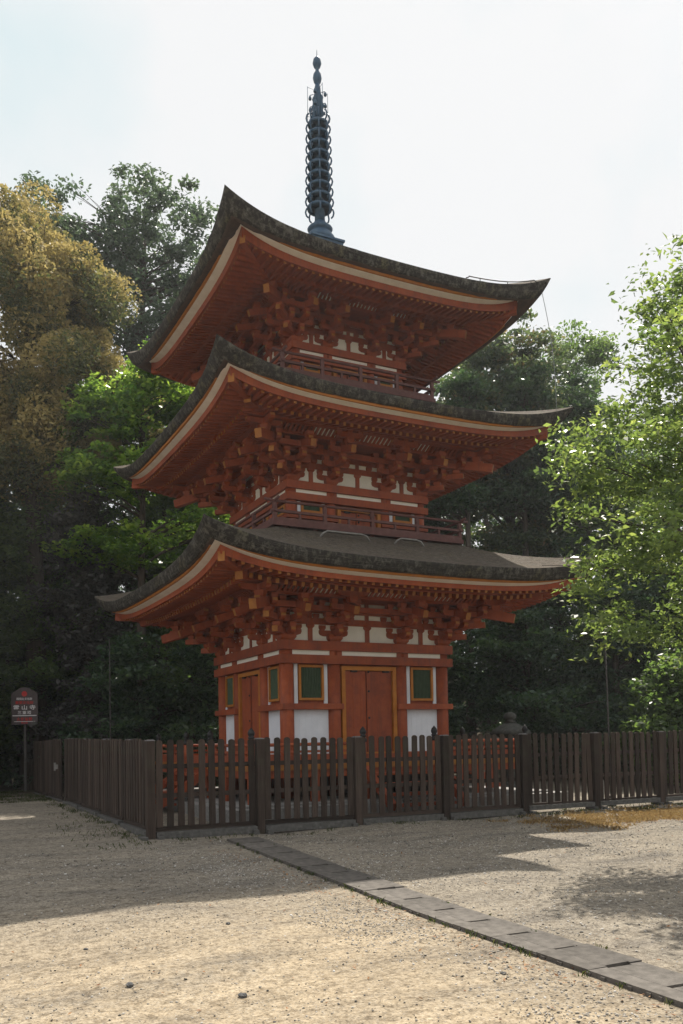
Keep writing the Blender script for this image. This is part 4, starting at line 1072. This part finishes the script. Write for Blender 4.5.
# right of the pagoda
rl_ = [((0,0,15.6),(2.2,2.2,1.9)),((-1.9,.2,13.6),(2.0,2.0,1.6)),((1.8,0,13.4),(2.0,2.0,1.7)),((-.2,-.4,11.4),(2.6,2.3,1.8)),((-2.6,.2,10.6),(1.9,1.9,1.4)),((2.3,.3,10.6),(1.8,1.8,1.4)),((0,0,8.4),(2.6,2.4,1.2))]
tree('broadleaf_tree', 'dark green tree with sky gaps between the two upper right eaves', (12.2,8.6), 17, rl_, L_MIX, 51, n=560, per=120, spread=.6, size=.16, trunk=.3, flat=.5, limbs=70)
tree('broadleaf_tree', 'yellow green tree top beyond the tip of the topmost right eave', (17.6,10.6), 19, [((0,0,17.2),(1.9,1.9,1.9)),((-.6,0,14.4),(2.0,2.0,1.8)),((1.2,0,12.8),(2.0,2.0,1.9)),((0,0,9.6),(2.4,2.2,2.0))], L_MID, 52, n=300, per=90, spread=.6, size=.16, trunk=.3, flat=.55, limbs=34)
ev('dark evergreen tree seen through the gap right of the middle storey', (10.2,11.6), 14.5, 2.8, 53, L_DARK, n=260, low=.45)
for i, (x,y,h,lab) in enumerate(((9.3,7.4,14.5,'slender dark conifer trunk nearest the middle storey'),(11.6,7.0,15,'slender dark conifer with bare lower trunk behind the right eave'),(13.8,6.2,14.5,'slender dark conifer half hidden by the leafy branch'))):
    tree('conifer_tree', lab, (x,y), h, [((0,0,h*.93),(1.0,1.0,1.3)),((.3,0,h*.8),(1.4,1.4,1.0)),((-.4,.2,h*.68),(1.5,1.5,.8)),((.5,0,h*.44),(1.6,1.4,.5))], L_DARK, 60+i, n=130, per=80, spread=.55, size=.16, trunk=.20, flat=.4, limbs=40, shell=.5)
ev('low dark evergreen just right of the ground storey', (6.6,5.8), 5.6, 2.6, 54, L_DARK, n=230, low=.03)
ev('wide dark evergreen behind the stone lantern', (9.2,4.2), 6.2, 3.0, 55, L_DARK, n=260, low=.03)
ev('dark evergreen behind the right pole', (11.4,2.6), 6.8, 2.8, 56, L_DARK, n=260, low=.03)
ev('leafy green bush behind the right end of the fence', (10.2,-.9), 3.4, 1.7, 57, L_MID, 'leafy_bush', n=150, low=.02)
ev('dark evergreen at the right edge behind the leafy tree', (14.2,1.6), 9.0, 3.0, 58, L_DARK, n=260, low=.05)
ev('tall dark evergreen filling the gap behind the right pole', (12.6,6.2), 8.5, 3.2, 70, L_DARK, n=260, low=.04)
ev('dark evergreen tree standing between the golden tree and the sign', (-5.6,14.2), 12.5, 3.4, 72, L_DARK, n=300, low=.2)
ev('green broadleaf tree at the right edge beyond the fence', (13.6,4.0), 10.5, 2.8, 73, L_MID, 'broadleaf_tree', n=240, low=.2)
ev('dark evergreen tree deep in the shade behind the wooden gate', (-2.2,16.0), 11.5, 3.4, 74, L_DARK, n=260, low=.05)
ev('dark evergreen tree in the gap under the lowest left eave', (-.6,14.8), 9.5, 3.0, 75, L_DARK, n=260, low=.05)
ev('dark evergreen deep in the wood behind the tip of the lowest left eave', (-.6,18.8), 11.5, 3.2, 76, L_DARK, n=260, low=.05)
# wood further back: sparse tall trees that close the view
far = [(-14,16,15),(-9,24,19),(-2,27,20),(6,26,18),(13,19,15),(19,16,15),(24,9,15),(17,6,11),(21,22,17),(2,20,16),(-11,13,14),(20,0,10),(27,16,17)]
for i, (x,y,h) in enumerate(far):
    ev('far dark tree in the wood behind, mostly hidden by nearer trees', (x,y), h, 4.2, 80+i, L_DARK if i%3 else L_MID, 'forest_tree', n=260, per=70, low=.05, size=.25)['group'] = 'far trees in the wood'
# leafy tree in front at the right
fr_ = [((-1.9,-.05,9.0),(.9,1.0,.9)),((-2.1,.3,8.3),(.9,1.0,.6)),((-.8,0,9.2),(1.4,1.4,1.4)),((-1.6,0,7.5),(1.5,1.4,.7)),((-2.7,.5,7.0),(1.0,1.1,.55)),((-3.0,.4,5.9),(1.3,1.2,.50)),((-3.35,.4,6.2),(.7,.7,.28)),((-1.2,.2,6.0),(1.9,1.7,.8)),((.6,0,6.6),(1.8,1.8,1.2)),
 ((-2.7,-.1,4.6),(1.3,1.3,.5)),((-3.3,.2,4.2),(.7,.8,.3)),((-.9,.3,4.6),(1.9,1.7,.8)),((-2.0,-.1,3.5),(1.5,1.3,.42)),((-3.2,-.2,3.2),(.7,.7,.25)),((1.2,0,4.4),(1.9,1.8,1.0)),((.8,-.8,8.0),(1.6,1.5,1.3)),((-1.0,0,2.9),(1.3,1.2,.3)),
 ((-3.1,1.2,6.6),(.6,.7,.35)),((-3.2,1.1,5.5),(.5,.6,.25)),((-3.0,1.0,4.65),(.5,.6,.22)),((-3.1,.7,3.7),(.7,.7,.28)),((-4.0,-1.6,5.9),(.7,.8,.4)),((-4.2,-1.8,4.6),(.6,.8,.35)),((-3.8,-1.8,7.3),(.7,.8,.5)),((-2.6,-1.4,6.6),(.9,.9,.6)),((-2.6,-1.5,5.0),(.9,.9,.5)),((-3.0,-.3,5.6),(.7,.8,.4)),((-3.2,-.9,6.3),(.7,.8,.4)),((-2.9,-.6,4.6),(.7,.8,.3)),((-2.2,-1.0,6.0),(.9,.9,.5)),((-3.4,-1.0,5.2),(.6,.8,.3))]
fr_ = [((c[0]*.86,c[1]*.86,(c[2]-1.55)*.86+1.55),(r_[0]*.86,r_[1]*.86,r_[2]*.86)) for c,r_ in fr_]
tree('leafy_tree', 'bright leafy tree reaching in from the right edge, nearest the camera', (2.8,-9.14), 9, fr_, L_FRONT, 71, n=800, per=40, spread=.36, size=.088, trunk=.11, flat=.42, tilt=.65, limbs=60, group='trees in front', droop=.3, shell=.3, aspect=.44)

# ------------------------------------------------------------------ sky, sun, camera
SEL, SAZ = R(55), R(41.5)                                    # elevation; azimuth from +Y towards +X
w = bpy.data.worlds.new('World'); scn.world = w; w.use_nodes = True
nt = w.node_tree; bg = nt.nodes['Background']
sky = nt.nodes.new('ShaderNodeTexSky'); sky.sky_type = 'NISHITA'; sky.sun_disc = False
sky.sun_elevation = SEL; sky.sun_rotation = SAZ; sky.dust_density = 2.0
tc = nt.nodes.new('ShaderNodeTexCoord')
n1 = N(nt, 'ShaderNodeTexNoise', Scale=1.6, Detail=5, Roughness=.55); nt.links.new(tc.outputs['Generated'], n1.inputs['Vector'])
veil = ramp(nt, n1.outputs['Fac'], [(.25,(.90,.90,.90)),(.45,(.98,.98,.98))])
dt = N(nt, 'ShaderNodeVectorMath', operation='DOT_PRODUCT'); nt.links.new(tc.outputs['Generated'], dt.inputs[0]); dt.inputs[1].default_value = (.09,.78,.61)
gap = N(nt, 'ShaderNodeMapRange', interpolation_type='SMOOTHSTEP'); nt.links.new(dt.outputs['Value'], gap.inputs[0]); gap.inputs[1].default_value = .984; gap.inputs[2].default_value = 1.0; gap.inputs[3].default_value = 1; gap.inputs[4].default_value = .35
n5 = N(nt, 'ShaderNodeTexNoise', Scale=7, Detail=4); nt.links.new(tc.outputs['Generated'], n5.inputs['Vector'])
gp_ = N(nt, 'ShaderNodeMapRange'); nt.links.new(n5.outputs['Fac'], gp_.inputs[0]); gp_.inputs[1].default_value = .3; gp_.inputs[2].default_value = .7; gp_.inputs[3].default_value = -.2; gp_.inputs[4].default_value = .3
ga = N(nt, 'ShaderNodeMath', operation='ADD', use_clamp=True); nt.links.new(gap.outputs[0], ga.inputs[0]); nt.links.new(gp_.outputs[0], ga.inputs[1])
ml_ = N(nt, 'ShaderNodeMath', operation='MULTIPLY'); nt.links.new(veil, ml_.inputs[0]); ml_.inputs[1].default_value = 1
mx = N(nt, 'ShaderNodeMix', data_type='RGBA'); nt.links.new(ml_.outputs[0], mx.inputs[0]); nt.links.new(sky.outputs[0], mx.inputs[6])
mc = N(nt, 'ShaderNodeMix', data_type='RGBA'); nt.links.new(ga.outputs[0], mc.inputs[0])
mc.inputs[6].default_value = (4.3,5.6,5.9,1); mc.inputs[7].default_value = (6.35,6.4,6.45,1)   # thin bright veil with a paler blue gap
nt.links.new(mc.outputs[2], mx.inputs[7])
nt.links.new(mx.outputs[2], bg.inputs['Color']); bg.inputs['Strength'].default_value = .10
ld = bpy.data.lights.new('sun', 'SUN'); ld.energy = 5.0; ld.angle = R(.53); ld.color = (1,.93,.82)
lo = link('sun', ld)
sd = Vector((math.sin(SAZ)*math.cos(SEL), math.cos(SAZ)*math.cos(SEL), math.sin(SEL)))
lo.rotation_euler = sd.to_track_quat('Z','Y').to_euler()

cd = bpy.data.cameras.new('camera'); cam = link('camera', cd)
ya, pi_, ro = .4736, .0352, -.0188
fw = Vector((math.sin(ya)*math.cos(pi_), math.cos(ya)*math.cos(pi_), math.sin(pi_)))
rt = Vector((math.cos(ya), -math.sin(ya), 0)); up = rt.cross(fw)
r2 = rt*math.cos(ro)+up*math.sin(ro); u2 = up*math.cos(ro)-rt*math.sin(ro)
M = Matrix((r2, u2, -fw)).transposed().to_4x4(); M.translation = (-8.893,-17.993,1.35)
cam.matrix_world = M
cd.sensor_fit = 'VERTICAL'; cd.sensor_height = 36; cd.lens = 872.456/1024*36; cd.shift_y = 196.91/1024
cd.clip_start = .1; cd.clip_end = 3000
scn.camera = cam
scn.render.resolution_x = 683; scn.render.resolution_y = 1024
vs = scn.view_settings; vs.view_transform = 'Standard'; vs.look = 'None'; vs.exposure = .5; vs.gamma = 1; vs.use_curve_mapping = False
hz = bpy.data.meshes.new('haze')
HB = MB(); HB.box(-75,75,-60,75,-3,27); haze = link('haze', HB.mesh('haze', []))
m, nt, bs, out = nodes('pale_air'); nt.nodes.remove(bs)
pv = nt.nodes.new('ShaderNodeVolumePrincipled'); pv.inputs['Density'].default_value = HAZE; pv.inputs['Color'].default_value = (.93,.96,1,1); pv.inputs['Anisotropy'].default_value = .35
nt.links.new(pv.outputs[0], out.inputs['Volume']); haze.data.materials.append(m); tag(haze, 'thin pale air over the temple ground', kind='stuff')
cy = scn.cycles; cy.max_bounces = 8; cy.diffuse_bounces = 4; cy.glossy_bounces = 3; cy.transmission_bounces = 4
cy.use_denoising = True; cy.sample_clamp_indirect = 6
